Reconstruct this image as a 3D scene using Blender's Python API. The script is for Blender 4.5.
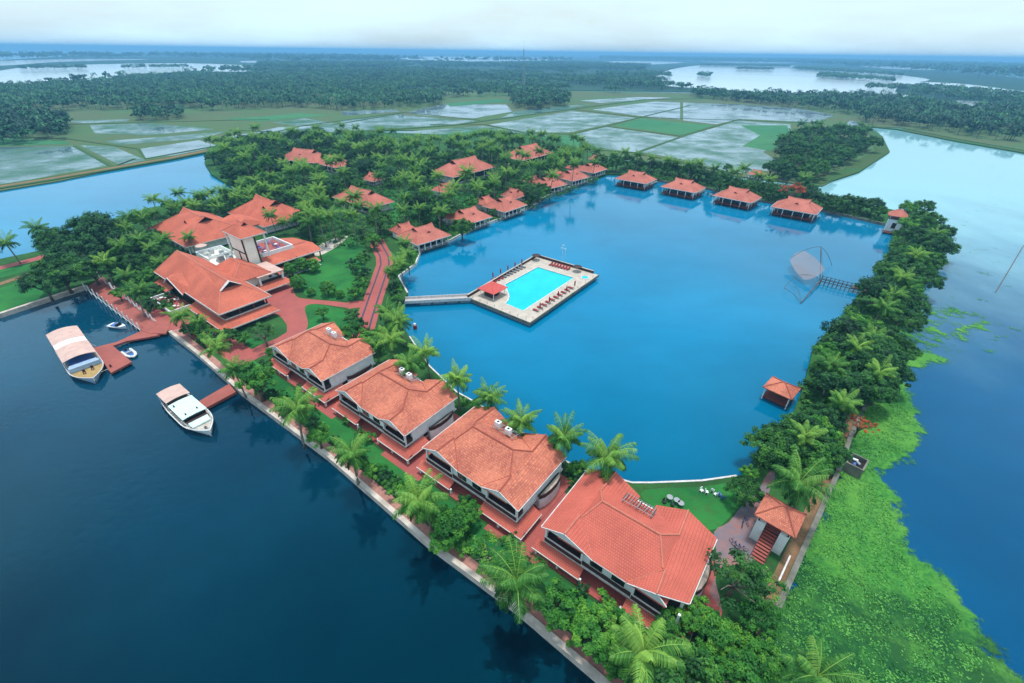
import bpy, bmesh, math, random
import numpy as np
from mathutils import Vector, Matrix, noise
random.seed(7); RNG = np.random.default_rng(7)
C = bpy.context.scene; COL = C.collection
R = math.radians
for o in list(bpy.data.objects): bpy.data.objects.remove(o)

# ------------------------------------------------------------------ camera
CAMZ = 60.0; FPX = 450.0; HY = 52.0; ROLL = R(0.75)
PITCH = math.atan((341.5 - HY) / FPX)
fw = Vector((0, math.cos(PITCH), -math.sin(PITCH))); rt = Vector((1, 0, 0)); up = rt.cross(fw)
rt2 = rt * math.cos(ROLL) + up * math.sin(ROLL); up2 = -rt * math.sin(ROLL) + up * math.cos(ROLL)
cd = bpy.data.cameras.new('camera'); cam = bpy.data.objects.new('camera', cd); COL.objects.link(cam)
cd.sensor_width = 36; cd.lens = 36 * FPX / 1024; cd.clip_start = 0.5; cd.clip_end = 60000
m3 = Matrix((rt2, up2, -fw)).transposed(); cam.matrix_world = Matrix.Translation((0, 0, CAMZ)) @ m3.to_4x4()
C.camera = cam

# ------------------------------------------------------------------ world, sun, exposure
SUN_EL = R(84); SUN_AZ = R(18)        # azimuth clockwise from +Y
w = bpy.data.worlds.new('World'); C.world = w; w.use_nodes = True
nt = w.node_tree; nt.nodes.clear()
out = nt.nodes.new('ShaderNodeOutputWorld'); bg = nt.nodes.new('ShaderNodeBackground'); bg2 = nt.nodes.new('ShaderNodeBackground')
sky = nt.nodes.new('ShaderNodeTexSky'); sky.sky_type = 'NISHITA'; sky.sun_disc = False
sky.sun_elevation = SUN_EL; sky.sun_rotation = SUN_AZ; sky.altitude = 50; sky.air_density = 1.2; sky.dust_density = 2.0
bg.inputs[1].default_value = 0.12; nt.links.new(sky.outputs[0], bg.inputs[0])
tc = nt.nodes.new('ShaderNodeTexCoord'); mp = nt.nodes.new('ShaderNodeMapping'); mp.inputs['Scale'].default_value = (1.5, 1.5, 7)
nz = nt.nodes.new('ShaderNodeTexNoise'); nz.inputs['Scale'].default_value = 1.6; nz.inputs['Detail'].default_value = 7; nz.inputs['Roughness'].default_value = .55
rp = nt.nodes.new('ShaderNodeValToRGB'); rp.color_ramp.elements[0].position = .36; rp.color_ramp.elements[1].position = .62
rp.color_ramp.elements[0].color = (.50, .50, .50, 1); rp.color_ramp.elements[1].color = (1, 1, 1, 1)
nt.links.new(tc.outputs['Generated'], mp.inputs[0]); nt.links.new(mp.outputs[0], nz.inputs[0]); nt.links.new(nz.outputs[0], rp.inputs[0])
bg2.inputs[0].default_value = (.66, .88, 1.0, 1); bg2.inputs[1].default_value = 0.88
mx = nt.nodes.new('ShaderNodeMixShader'); nt.links.new(rp.outputs[0], mx.inputs[0]); nt.links.new(bg.outputs[0], mx.inputs[1]); nt.links.new(bg2.outputs[0], mx.inputs[2])
nt.links.new(mx.outputs[0], out.inputs[0])
sd = bpy.data.lights.new('sun', 'SUN'); sd.energy = 2.2; sd.angle = R(9); sd.color = (1, .95, .88)
sun = bpy.data.objects.new('sun', sd); COL.objects.link(sun)
sv = Vector((math.sin(SUN_AZ) * math.cos(SUN_EL), math.cos(SUN_AZ) * math.cos(SUN_EL), math.sin(SUN_EL)))
sun.rotation_euler = sv.to_track_quat('Z', 'Y').to_euler(); sun.location = (0, 0, 200)
C.view_settings.view_transform = 'Standard'; C.view_settings.look = 'None'; C.view_settings.gamma = 1
C.view_settings.exposure = 0.55
C.render.engine = 'CYCLES'; C.cycles.max_bounces = 6; C.cycles.transparent_max_bounces = 12; C.cycles.volume_bounces = 0

# ------------------------------------------------------------------ frames
def at(px, py, z=0.0):
    d = fw * FPX + rt2 * (px - 512) - up2 * (py - 341.5)
    t = (z - CAMZ) / d.z
    return Vector((d.x * t, d.y * t, z))
TH = R(-37.1); CT, ST = math.cos(TH), math.sin(TH)
def S(u, v, z=0.0): return Vector((CT * u - ST * v, ST * u + CT * v, z))      # site grid: u along the row of villas, v away from the river
def SL(p): return (CT * p[0] + ST * p[1], -ST * p[0] + CT * p[1])

# ------------------------------------------------------------------ materials
def newmat(name):
    m = bpy.data.materials.new(name); m.use_nodes = True; t = m.node_tree
    return m, t, t.nodes['Principled BSDF']
def N(t, k, **kw):
    n = t.nodes.new(k)
    for a, b in kw.items(): setattr(n, a, b)
    return n
def mixc(t, fac, a, b, mode='MIX'):
    n = N(t, 'ShaderNodeMix', data_type='RGBA', blend_type=mode)
    for s, v in ((0, fac), (6, a), (7, b)):
        if isinstance(v, bpy.types.NodeSocket): t.links.new(v, n.inputs[s])
        elif s == 0: n.inputs[0].default_value = v
        else: n.inputs[s].default_value = (*v, 1) if len(v) == 3 else v
    return n.outputs[2]
def noise_fac(t, scale, detail=4, lo=.35, hi=.65, rough=.55, vec=None, stretch=None):
    c = N(t, 'ShaderNodeTexCoord').outputs['Object'] if vec is None else vec
    if stretch:
        mp = N(t, 'ShaderNodeMapping'); mp.inputs['Scale'].default_value = stretch
        if len(stretch) == 3: pass
        t.links.new(c, mp.inputs[0]); c = mp.outputs[0]
    n = N(t, 'ShaderNodeTexNoise'); n.inputs['Scale'].default_value = scale; n.inputs['Detail'].default_value = detail; n.inputs['Roughness'].default_value = rough
    t.links.new(c, n.inputs['Vector'])
    r = N(t, 'ShaderNodeMapRange'); r.inputs[1].default_value = lo; r.inputs[2].default_value = hi
    t.links.new(n.outputs[0], r.inputs[0]); return r.outputs[0]
def bump(t, b, h, dist=.02, strength=.5):
    n = N(t, 'ShaderNodeBump'); n.inputs['Strength'].default_value = strength; n.inputs['Distance'].default_value = dist
    t.links.new(h, n.inputs['Height']); t.links.new(n.outputs[0], b.inputs['Normal'])
def plain(name, c, rough=.6, c2=None, sc=1.5, metal=0, spec=.3):
    m, t, b = newmat(name); b.inputs['Roughness'].default_value = rough; b.inputs['Metallic'].default_value = metal
    b.inputs['Specular IOR Level'].default_value = spec
    c2 = c2 or tuple(x * .78 for x in c)
    f = noise_fac(t, sc, 5)
    t.links.new(mixc(t, f, c, c2), b.inputs['Base Color'])
    return m
def tiles(name, c1, c2, c3, mott=.5):
    m, t, b = newmat(name); b.inputs['Roughness'].default_value = .75; b.inputs['Specular IOR Level'].default_value = .2
    tcn = N(t, 'ShaderNodeTexCoord'); g = N(t, 'ShaderNodeNewGeometry')
    vt = N(t, 'ShaderNodeVectorTransform', vector_type='NORMAL', convert_from='WORLD', convert_to='OBJECT'); t.links.new(g.outputs['True Normal'], vt.inputs[0])
    cr = N(t, 'ShaderNodeVectorMath', operation='CROSS_PRODUCT'); t.links.new(vt.outputs[0], cr.inputs[0]); cr.inputs[1].default_value = (0, 0, 1)
    no = N(t, 'ShaderNodeVectorMath', operation='NORMALIZE'); t.links.new(cr.outputs[0], no.inputs[0])
    dp = N(t, 'ShaderNodeVectorMath', operation='DOT_PRODUCT'); t.links.new(no.outputs[0], dp.inputs[0]); t.links.new(tcn.outputs['Object'], dp.inputs[1])
    sp = N(t, 'ShaderNodeSeparateXYZ'); t.links.new(tcn.outputs['Object'], sp.inputs[0])
    mz = N(t, 'ShaderNodeMath', operation='MULTIPLY'); t.links.new(sp.outputs[2], mz.inputs[0]); mz.inputs[1].default_value = 2.3
    cb = N(t, 'ShaderNodeCombineXYZ'); t.links.new(dp.outputs['Value'], cb.inputs[0]); t.links.new(mz.outputs[0], cb.inputs[1])
    br = N(t, 'ShaderNodeTexBrick'); t.links.new(cb.outputs[0], br.inputs['Vector'])
    br.inputs['Scale'].default_value = 1.0; br.inputs['Brick Width'].default_value = .30; br.inputs['Row Height'].default_value = .34
    br.inputs['Mortar Size'].default_value = .035; br.inputs['Mortar Smooth'].default_value = .6
    br.inputs['Color1'].default_value = (*c1, 1); br.inputs['Color2'].default_value = (*c2, 1); br.inputs['Mortar'].default_value = tuple(x * .5 for x in c2) + (1,)
    gp = g.outputs['Position']; f = noise_fac(t, 2.2, 7, .44, .66, .8, vec=gp)
    mf = N(t, 'ShaderNodeMath', operation='MULTIPLY'); t.links.new(f, mf.inputs[0]); mf.inputs[1].default_value = mott
    col = mixc(t, mf.outputs[0], br.outputs[0], c3)
    f2 = noise_fac(t, .25, 3, .4, .65, vec=gp)
    mf2 = N(t, 'ShaderNodeMath', operation='MULTIPLY'); t.links.new(f2, mf2.inputs[0]); mf2.inputs[1].default_value = .35
    col = mixc(t, mf2.outputs[0], col, tuple(min(1, x * 1.35) for x in c1))
    f3 = noise_fac(t, .5, 8, .54, .74, .75, vec=gp); mf3 = N(t, 'ShaderNodeMath', operation='MULTIPLY'); t.links.new(f3, mf3.inputs[0]); mf3.inputs[1].default_value = mott; col = mixc(t, mf3.outputs[0], col, tuple(x * .45 for x in c3))
    t.links.new(col, b.inputs['Base Color']); bump(t, b, br.outputs[1], .04, -.6)
    return m
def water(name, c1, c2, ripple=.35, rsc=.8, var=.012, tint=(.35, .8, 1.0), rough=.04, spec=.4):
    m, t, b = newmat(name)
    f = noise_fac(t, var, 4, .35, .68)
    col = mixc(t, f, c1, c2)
    g = noise_fac(t, var * 5, 6, .45, .75, .65, stretch=(1, 2.2, 1)); gm = N(t, 'ShaderNodeMath', operation='MULTIPLY'); t.links.new(g, gm.inputs[0]); gm.inputs[1].default_value = .35  # murk and reflected cloud tone painted as broad patches in the water colour
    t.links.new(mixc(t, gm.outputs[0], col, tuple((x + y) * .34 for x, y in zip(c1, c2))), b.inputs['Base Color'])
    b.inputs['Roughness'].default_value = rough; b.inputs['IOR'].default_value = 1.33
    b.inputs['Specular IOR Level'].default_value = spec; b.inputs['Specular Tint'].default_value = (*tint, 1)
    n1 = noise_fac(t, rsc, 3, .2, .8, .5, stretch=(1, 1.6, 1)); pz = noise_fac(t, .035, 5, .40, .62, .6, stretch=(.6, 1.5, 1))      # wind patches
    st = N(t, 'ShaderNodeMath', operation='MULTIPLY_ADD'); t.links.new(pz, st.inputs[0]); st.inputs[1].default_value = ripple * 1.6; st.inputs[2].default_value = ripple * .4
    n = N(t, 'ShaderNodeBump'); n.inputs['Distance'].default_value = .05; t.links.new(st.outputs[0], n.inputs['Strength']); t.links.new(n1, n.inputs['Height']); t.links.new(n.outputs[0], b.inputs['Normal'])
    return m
M = {}
M['tile_old'] = tiles('weathered_clay_tile', (.66, .22, .13), (.44, .115, .075), (.27, .085, .07), .85)
M['tile_red'] = tiles('red_clay_tile', (.55, .13, .09), (.49, .11, .08), (.38, .085, .065), .35)
M['tile_pink'] = tiles('pink_clay_tile', (.56, .18, .13), (.44, .125, .09), (.30, .09, .07), .7)
M['tile_lobby'] = tiles('orange_clay_tile', (.58, .15, .09), (.47, .11, .07), (.34, .09, .06), .5)
M['ridge'] = plain('ridge_tile', (.40, .10, .065), .8)
M['ridge_pale'] = plain('pale_ridge_tile', (.58, .19, .13), .8)
M['white'] = plain('white_plaster', (.80, .82, .82), .7, (.68, .71, .70), .8)
M['cream'] = plain('cream_plaster', (.90, .88, .76), .7, (.80, .77, .66), .6)
M['trim'] = plain('white_trim', (.66, .63, .62), .7, (.50, .46, .44))
M['brown'] = plain('dark_wood', (.055, .028, .025), .6)
M['redwood'] = plain('red_brown_wood', (.16, .035, .03), .6)
M['dark'] = plain('dark_interior', (.022, .018, .02), .8)
M['glass'] = plain('dark_glass', (.012, .015, .02), .12, spec=.5)
M['grey'] = plain('grey_metal', (.32, .34, .36), .45)
M['steel'] = plain('steel', (.5, .52, .54), .4, metal=.6)
M['black'] = plain('black_metal', (.02, .02, .022), .5)
M['concrete'] = plain('concrete', (.20, .19, .165), .85, (.10, .105, .08), .5)
M['stone'] = plain('pale_stone', (.60, .52, .45), .85, (.40, .34, .29), .7)
M['deckstone'] = plain('cream_deck_stone', (.52, .45, .38), .8, (.40, .35, .30), .6)
M['pink'] = plain('pink_canvas', (.62, .42, .36), .8, (.50, .33, .29), .6)
M['bamboo'] = plain('bamboo', (.10, .075, .055), .8)
M['blue'] = plain('blue_paint', (.06, .16, .45), .5)
M['bark'] = plain('bark', (.16, .125, .095), .9, (.09, .07, .055), 3)
M['palmbark'] = plain('palm_bark', (.26, .22, .175), .9, (.16, .135, .11), 3)
M['yellow'] = plain('straw_mat', (.42, .28, .11), .9)
M['poolcyan'] = None

def paving(name, c1, c2, c3, sc=1.6, mort=(.20, .10, .08)):
    m, t, b = newmat(name); b.inputs['Roughness'].default_value = .8
    br = N(t, 'ShaderNodeTexBrick'); t.links.new(N(t, 'ShaderNodeTexCoord').outputs['Object'], br.inputs[0]); br.inputs['Scale'].default_value = sc
    br.inputs['Color1'].default_value = (*c1, 1); br.inputs['Color2'].default_value = (*c2, 1); br.inputs['Mortar'].default_value = (*mort, 1); br.inputs['Mortar Size'].default_value = .012
    f = noise_fac(t, .45, 5, .4, .68)
    t.links.new(mixc(t, f, br.outputs[0], c3), b.inputs['Base Color']); return m
M['redpave'] = paving('red_paving', (.42, .085, .07), (.36, .065, .055), (.30, .07, .06))
M['plaza'] = paving('grey_red_paving', (.24, .15, .15), (.30, .12, .11), (.12, .13, .17), 1.0)
M['jetty'] = paving('red_jetty_boards', (.40, .095, .07), (.34, .075, .055), (.28, .07, .055), 1.2)
M['bridge'] = plain('bridge_slab', (.45, .42, .42), .8)

def ground(name, c1, c2, c3, s1=.08, s2=.9):
    m, t, b = newmat(name); b.inputs['Roughness'].default_value = .95; b.inputs['Specular IOR Level'].default_value = .1
    a = mixc(t, noise_fac(t, s1, 5, .38, .62), c1, c2); f2 = noise_fac(t, s2, 6, .5, .75, .65)
    t.links.new(mixc(t, f2, a, c3), b.inputs['Base Color']); bump(t, b, noise_fac(t, 3, 4, .3, .7), .1, .6); return m
M['garden'] = ground('garden_ground', (.022, .085, .024), (.035, .13, .03), (.05, .055, .03))
M['lawn'] = ground('lawn_grass', (.015, .115, .030), (.032, .19, .040), (.05, .12, .035), .11, .8)
M['path'] = ground('earth_path', (.26, .15, .085), (.20, .12, .07), (.09, .11, .04), .2, 1.2)
M['field'] = ground('field_grass', (.075, .145, .055), (.10, .12, .06), (.05, .14, .06), .010, .06)
M['bundgrass'] = ground('bund_grass', (.035, .12, .035), (.055, .105, .035), (.09, .085, .04), .03, .3)
M['green'] = ground('paddy_green', (.038, .17, .075), (.06, .19, .08), (.04, .12, .06), .012, .1)
M['far'] = ground('far_plain', (.020, .065, .045), (.028, .08, .05), (.05, .09, .06), .0015, .01)

def paddy(name, wcol, gcol, lo, hi, sc=.03):
    """shallow flood water with the crop coming through it in patches"""
    m, t, b = newmat(name)
    f = noise_fac(t, sc, 7, lo, hi, .65, stretch=(1, 1, 1))
    t.links.new(mixc(t, f, wcol, gcol), b.inputs['Base Color'])
    r = N(t, 'ShaderNodeMapRange'); t.links.new(f, r.inputs[0]); r.inputs[3].default_value = .07; r.inputs[4].default_value = .75
    t.links.new(r.outputs[0], b.inputs['Roughness']); b.inputs['IOR'].default_value = 1.33
    r2 = N(t, 'ShaderNodeMapRange'); t.links.new(f, r2.inputs[0]); r2.inputs[3].default_value = .5; r2.inputs[4].default_value = .1
    t.links.new(r2.outputs[0], b.inputs['Specular IOR Level']); return m
M['paddy_wet'] = paddy('flooded_paddy_pale', (.13, .20, .24), (.07, .15, .11), .46, .74, .03)
M['paddy_mix'] = paddy('flooded_paddy_sprouting', (.075, .15, .16), (.045, .13, .07), .40, .64, .03)
M['paddy_grey'] = paddy('flooded_paddy_muddy', (.15, .23, .25), (.075, .16, .12), .38, .64, .04)
M['canal'] = water('river_water', (.000, .030, .064), (.000, .050, .098), .34, .55, .02, (.0, .6, .9), spec=.85)
M['lagoon'] = water('lagoon_water', (.000, .130, .255), (.000, .210, .400), .20, .7, .010, (.0, .75, 1), spec=.6)
M['pond'] = water('pond_water', (.000, .16, .32), (.000, .22, .40), .15, .7, .01, (.3, .85, 1))
def near_dimming(m, y0, y1, deep, nz_=25):
    """sky reflection weakening towards the near shore, painted into the water colour"""
    t = m.node_tree; b = t.nodes['Principled BSDF']; src = b.inputs['Base Color'].links[0].from_socket
    sp = N(t, 'ShaderNodeSeparateXYZ'); t.links.new(N(t, 'ShaderNodeTexCoord').outputs['Object'], sp.inputs[0])
    nf = noise_fac(t, .02, 5, .2, .8, .6); ma = N(t, 'ShaderNodeMath', operation='MULTIPLY_ADD'); t.links.new(nf, ma.inputs[0]); ma.inputs[1].default_value = nz_; t.links.new(sp.outputs[1], ma.inputs[2])
    mr = N(t, 'ShaderNodeMapRange', interpolation_type='SMOOTHSTEP'); mr.inputs[1].default_value = y0; mr.inputs[2].default_value = y1; t.links.new(ma.outputs[0], mr.inputs[0])
    t.links.new(mixc(t, mr.outputs[0], deep, src), b.inputs['Base Color']); return m
near_dimming(M['lagoon'], 35, 125, (.000, .082, .165)); near_dimming(M['canal'], 20, 100, (.000, .007, .014))
def far_paling(name):
    """deep blue near the bund, paling further out: silt and sky reflection painted in"""
    m = water(name, (.000, .055, .14), (.000, .085, .20), .10, .6, .010, (.2, .8, 1)); t = m.node_tree; b = t.nodes['Principled BSDF']
    src = b.inputs['Base Color'].links[0].from_socket; sp = N(t, 'ShaderNodeSeparateXYZ'); t.links.new(N(t, 'ShaderNodeTexCoord').outputs['Object'], sp.inputs[0])
    nf = noise_fac(t, .02, 6, .2, .8, .6, stretch=(1, .5, 1)); ma = N(t, 'ShaderNodeMath', operation='MULTIPLY_ADD'); t.links.new(nf, ma.inputs[0]); ma.inputs[1].default_value = 110; t.links.new(sp.outputs[1], ma.inputs[2])
    mr = N(t, 'ShaderNodeMapRange', interpolation_type='SMOOTHSTEP'); mr.inputs[1].default_value = 120; mr.inputs[2].default_value = 300; t.links.new(ma.outputs[0], mr.inputs[0])
    t.links.new(mixc(t, mr.outputs[0], src, (.22, .46, .52)), b.inputs['Base Color']); return m
M['back'] = far_paling('backwater_water')
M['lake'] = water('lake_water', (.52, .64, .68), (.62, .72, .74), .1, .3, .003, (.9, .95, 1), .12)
M['poolw'] = water('pool_water', (.003, .46, .55), (.008, .54, .62), .25, 2.5, .2, (.5, 1, 1))

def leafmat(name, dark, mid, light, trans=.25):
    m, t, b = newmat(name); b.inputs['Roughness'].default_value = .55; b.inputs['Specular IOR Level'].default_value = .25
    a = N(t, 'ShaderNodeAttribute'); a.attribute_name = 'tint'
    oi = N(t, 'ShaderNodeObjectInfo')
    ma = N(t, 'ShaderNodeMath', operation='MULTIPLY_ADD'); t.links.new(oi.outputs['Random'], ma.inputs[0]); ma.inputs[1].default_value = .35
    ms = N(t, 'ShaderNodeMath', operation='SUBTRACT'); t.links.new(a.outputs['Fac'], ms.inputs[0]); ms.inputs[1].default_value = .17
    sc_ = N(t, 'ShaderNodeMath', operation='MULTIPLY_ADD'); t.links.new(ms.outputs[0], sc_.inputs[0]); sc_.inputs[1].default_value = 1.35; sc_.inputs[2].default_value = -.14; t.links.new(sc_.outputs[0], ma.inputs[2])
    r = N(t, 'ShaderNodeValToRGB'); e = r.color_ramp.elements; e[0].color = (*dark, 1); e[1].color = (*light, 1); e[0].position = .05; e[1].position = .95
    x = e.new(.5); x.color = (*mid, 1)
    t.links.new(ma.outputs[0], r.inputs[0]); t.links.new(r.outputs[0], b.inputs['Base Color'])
    tr = N(t, 'ShaderNodeBsdfTranslucent'); t.links.new(r.outputs[0], tr.inputs[0])
    mxs = N(t, 'ShaderNodeMixShader'); mxs.inputs[0].default_value = trans
    t.links.new(b.outputs[0], mxs.inputs[1]); t.links.new(tr.outputs[0], mxs.inputs[2]); t.links.new(mxs.outputs[0], t.nodes['Material Output'].inputs[0])
    return m
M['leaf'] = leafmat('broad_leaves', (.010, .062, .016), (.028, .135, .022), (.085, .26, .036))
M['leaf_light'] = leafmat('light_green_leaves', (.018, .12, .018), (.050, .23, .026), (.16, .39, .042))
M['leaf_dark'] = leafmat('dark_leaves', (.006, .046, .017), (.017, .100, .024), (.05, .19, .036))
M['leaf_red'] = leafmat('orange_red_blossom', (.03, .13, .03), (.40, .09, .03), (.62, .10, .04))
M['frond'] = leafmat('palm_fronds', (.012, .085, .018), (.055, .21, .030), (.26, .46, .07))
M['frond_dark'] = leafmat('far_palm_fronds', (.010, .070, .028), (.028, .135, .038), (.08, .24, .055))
M['far_leaf'] = leafmat('far_woodland_leaves', (.004, .048, .026), (.012, .098, .042), (.05, .20, .065), .1)

# ------------------------------------------------------------------ mesh helpers
class MB:
    def __init__(s): s.v = []; s.f = []
    def add(s, vs, fs):
        n = len(s.v); s.v += [tuple(v) for v in vs]; s.f += [tuple(i + n for i in f) for f in fs]; return s
    def box(s, x0, x1, y0, y1, z0, z1):
        return s.add([(x0, y0, z0), (x1, y0, z0), (x1, y1, z0), (x0, y1, z0), (x0, y0, z1), (x1, y0, z1), (x1, y1, z1), (x0, y1, z1)],
                     [(3, 2, 1, 0), (4, 5, 6, 7), (0, 1, 5, 4), (1, 2, 6, 5), (2, 3, 7, 6), (3, 0, 4, 7)])
    def obox(s, a, b, w, z0, z1):
        """upright box along the line a-b"""
        a = Vector(a[:2]); b = Vector(b[:2]); d = (b - a).normalized(); n = Vector((-d.y, d.x)) * w / 2
        return s.prism([a - n, b - n, b + n, a + n], z0, z1)
    def prism(s, poly, z0, z1, bottom=False):
        poly = [(p[0], p[1]) for p in poly]; n = len(poly)
        ar = sum(poly[i][0] * poly[(i + 1) % n][1] - poly[(i + 1) % n][0] * poly[i][1] for i in range(n))
        if ar < 0: poly = poly[::-1]
        vs = [(x, y, z0) for x, y in poly] + [(x, y, z1) for x, y in poly]
        fs = [tuple(range(n, 2 * n))] + [(i, (i + 1) % n, n + (i + 1) % n, n + i) for i in range(n)]
        if bottom: fs.append(tuple(range(n - 1, -1, -1)))
        return s.add(vs, fs)
    def slab(s, pts, th=.16):
        """a sloping sheet with thickness: pts listed anticlockwise from above"""
        n = len(pts); vs = [tuple(p) for p in pts] + [(p[0], p[1], p[2] - th) for p in pts]
        return s.add(vs, [tuple(range(n)), tuple(range(2 * n - 1, n - 1, -1))] + [(n + i, n + (i + 1) % n, (i + 1) % n, i) for i in range(n)])
    def tube(s, pts, r, n=6, cap=True):
        pts = [Vector(p) for p in pts]; rs = r if isinstance(r, (list, tuple)) else [r] * len(pts); base = len(s.v)
        for i, p in enumerate(pts):
            d = (pts[min(i + 1, len(pts) - 1)] - pts[max(i - 1, 0)]).normalized()
            a = d.cross(Vector((0, 0, 1)));
            if a.length < .05: a = Vector((1, 0, 0))
            a.normalize(); b = d.cross(a)
            for k in range(n):
                t = 2 * math.pi * k / n; s.v.append(tuple(p + (a * math.cos(t) + b * math.sin(t)) * rs[i]))
        for i in range(len(pts) - 1):
            for k in range(n):
                k2 = (k + 1) % n; s.f.append((base + i * n + k, base + i * n + k2, base + (i + 1) * n + k2, base + (i + 1) * n + k))
        if cap:
            s.f.append(tuple(base + k for k in range(n - 1, -1, -1))); e = base + (len(pts) - 1) * n; s.f.append(tuple(e + k for k in range(n)))
        return s
    def cyl(s, x, y, z0, z1, r, n=10, r2=None): return s.tube([(x, y, z0), (x, y, z1)], [r, r if r2 is None else r2], n)
    def mesh(s, name, mat, smooth=False):
        me = bpy.data.meshes.new(name); me.from_pydata(s.v, [], s.f); me.materials.append(M[mat] if isinstance(mat, str) else mat)
        if smooth: me.polygons.foreach_set('use_smooth', [True] * len(me.polygons))
        me.update(); return me
    def build(s, name, mat, parent=None, smooth=False):
        o = bpy.data.objects.new(name, s.mesh(name, mat, smooth)); COL.objects.link(o)
        if parent is not None: o.parent = parent
        return o
def tag(o, label=None, cat=None, group=None, kind=None):
    if label: o['label'] = label
    if cat: o['category'] = cat
    if group: o['group'] = group
    if kind: o['kind'] = kind
    return o
def empty(name, loc, rz=0.0, label=None, cat=None, group=None):
    o = bpy.data.objects.new(name, None); o.empty_display_size = .5; COL.objects.link(o); o.location = loc; o.rotation_euler = (0, 0, rz)
    return tag(o, label, cat, group)
def copy_tree(o, parent=None):
    c = o.copy(); COL.objects.link(c); c.parent = parent
    for ch in list(o.children): copy_tree(ch, c)
    return c
def struct(mb, name, mat): return tag(mb.build(name, mat), kind='structure')
def P2(*pts, z=0.0): return [at(x, y, z) for x, y in pts]
def sheet(name, mat, pts, z, kind='structure'):
    m = MB(); m.add([(p[0], p[1], z) for p in pts], [tuple(range(len(pts)))]); o = m.build(name, mat)
    if o.data.polygons[0].normal.z < 0: o.data.flip_normals()
    return tag(o, kind=kind)
def smooth_poly(pts, n=3):
    """round a closed outline (Catmull-Rom)"""
    out = []; L = len(pts)
    for i in range(L):
        p0, p1, p2, p3 = (Vector(pts[(i + k - 1) % L][:2]) for k in range(4))
        for k in range(n):
            t = k / n
            out.append(.5 * ((2 * p1) + (p2 - p0) * t + (2 * p0 - 5 * p1 + 4 * p2 - p3) * t * t + (3 * p1 - p0 - 3 * p2 + p3) * t ** 3))
    return out
def strip(pts, w):
    """outline of a band of width w along a line"""
    pts = [Vector(p[:2]) for p in pts]; L = []; Rr = []
    for i, p in enumerate(pts):
        d = (pts[min(i + 1, len(pts) - 1)] - pts[max(i - 1, 0)]).normalized(); n = Vector((-d.y, d.x)) * w / 2
        L.append(p + n); Rr.append(p - n)
    return L + Rr[::-1]
def band(mb, pts, w, z0, z1):
    """a low wall or kerb along a line, as joined boxes sharing their corners"""
    o = strip(pts, w); n = len(pts)
    for i in range(n - 1):
        mb.prism([o[i], o[i + 1], o[2 * n - 2 - i], o[2 * n - 1 - i]], z0, z1)
    return mb
def inpoly(p, poly):
    x, y = p[0], p[1]; c = False; j = len(poly) - 1
    for i in range(len(poly)):
        xi, yi = poly[i][0], poly[i][1]; xj, yj = poly[j][0], poly[j][1]
        if (yi > y) != (yj > y) and x < (xj - xi) * (y - yi) / (yj - yi) + xi: c = not c
        j = i
    return c

# ------------------------------------------------------------------ water and land
LAND = 1.0
struct(MB().add([(-16000, -600, 0), (16000, -600, 0), (16000, 26000, 0), (-16000, 26000, 0)], [(0, 1, 2, 3)]), 'water', 'back')
shoreW = P2((408, 296), (399, 279), (416, 266), (421, 252), (450, 242.5), (471, 231), (499, 221), (525, 211), (548, 197), (562, 191), (576, 186.6), (592, 181), (607, 175.5))
shoreN = P2((625, 176), (648, 180), (664, 183), (705, 189), (735, 198), (765, 203), (823, 212), (858, 220), (884, 226), (893, 230))
shoreE = P2((889, 250), (872, 285), (855, 300), (835, 325), (812, 350), (806, 375), (800, 395), (792, 415), (765, 440), (752, 460), (757, 474))
shoreS = P2((735, 480), (700, 485), (650, 487), (631, 487), (610, 481), (585, 475), (560, 463), (520, 435), (475, 406), (457, 396), (430, 370), (410, 340), (403, 328), (399, 314))
river_edge = P2((0, 318), (45, 303), (88, 289), (103, 279), (152, 333), (172, 335), (200, 357), (242, 394), (329, 459), (429, 546), (520, 614), (596, 679), (690, 765), (800, 900))
east_edge = P2((700, 900), (722, 740), (757, 653), (795, 566), (834, 479), (848, 440), (870, 395), (895, 340), (915, 300), (942, 262), (948, 238), (925, 214), (893, 212))
north_edge = P2((850, 203), (820, 196), (780, 188), (735, 180), (700, 176), (660, 168), (625, 162), (600, 158), (560, 143), (520, 134), (450, 136), (370, 133), (300, 133), (230, 140), (207, 152), (205, 165), (212, 176), (225, 184), (240, 190), (225, 200), (190, 203), (150, 210), (105, 224), (60, 240), (38, 254), (0, 262), (-60, 275), (-200, 300), (-250, 380))
land = river_edge[:-1] + east_edge + north_edge
# the garden land is built as ring pieces round the lagoon: split at the gap between shoreS end and shoreW start (a bridge foot)
outer = river_edge[:-1] + east_edge + north_edge
inner = shoreW + shoreN + shoreE + shoreS
def ring_mesh(outer, inner, z0, z1, name, mat):
    bm = bmesh.new()
    def loop(pts): 
        vs = [bm.verts.new((p[0], p[1], z1)) for p in pts]
        return [bm.edges.new((vs[i], vs[(i + 1) % len(vs)])) for i in range(len(vs))]
    es = loop(outer) + loop(inner)
    bmesh.ops.triangle_fill(bm, use_beauty=True, use_dissolve=False, edges=es)
    for f in bm.faces:
        f.normal_update()
        if f.normal.z < 0: f.normal_flip()
    ed = [e for e in bm.edges if len(e.link_faces) == 1]
    r = bmesh.ops.extrude_edge_only(bm, edges=ed)
    for v in [g for g in r['geom'] if isinstance(g, bmesh.types.BMVert)]: v.co.z = z0
    me = bpy.data.meshes.new(name); bm.to_mesh(me); bm.free(); me.materials.append(M[mat])
    o = bpy.data.objects.new(name, me); COL.objects.link(o); return tag(o, kind='structure')
ring_mesh(outer, inner, -1.0, LAND, 'garden_ground', 'garden')
sheet('lagoon_water', 'lagoon', inner, .08)
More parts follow.
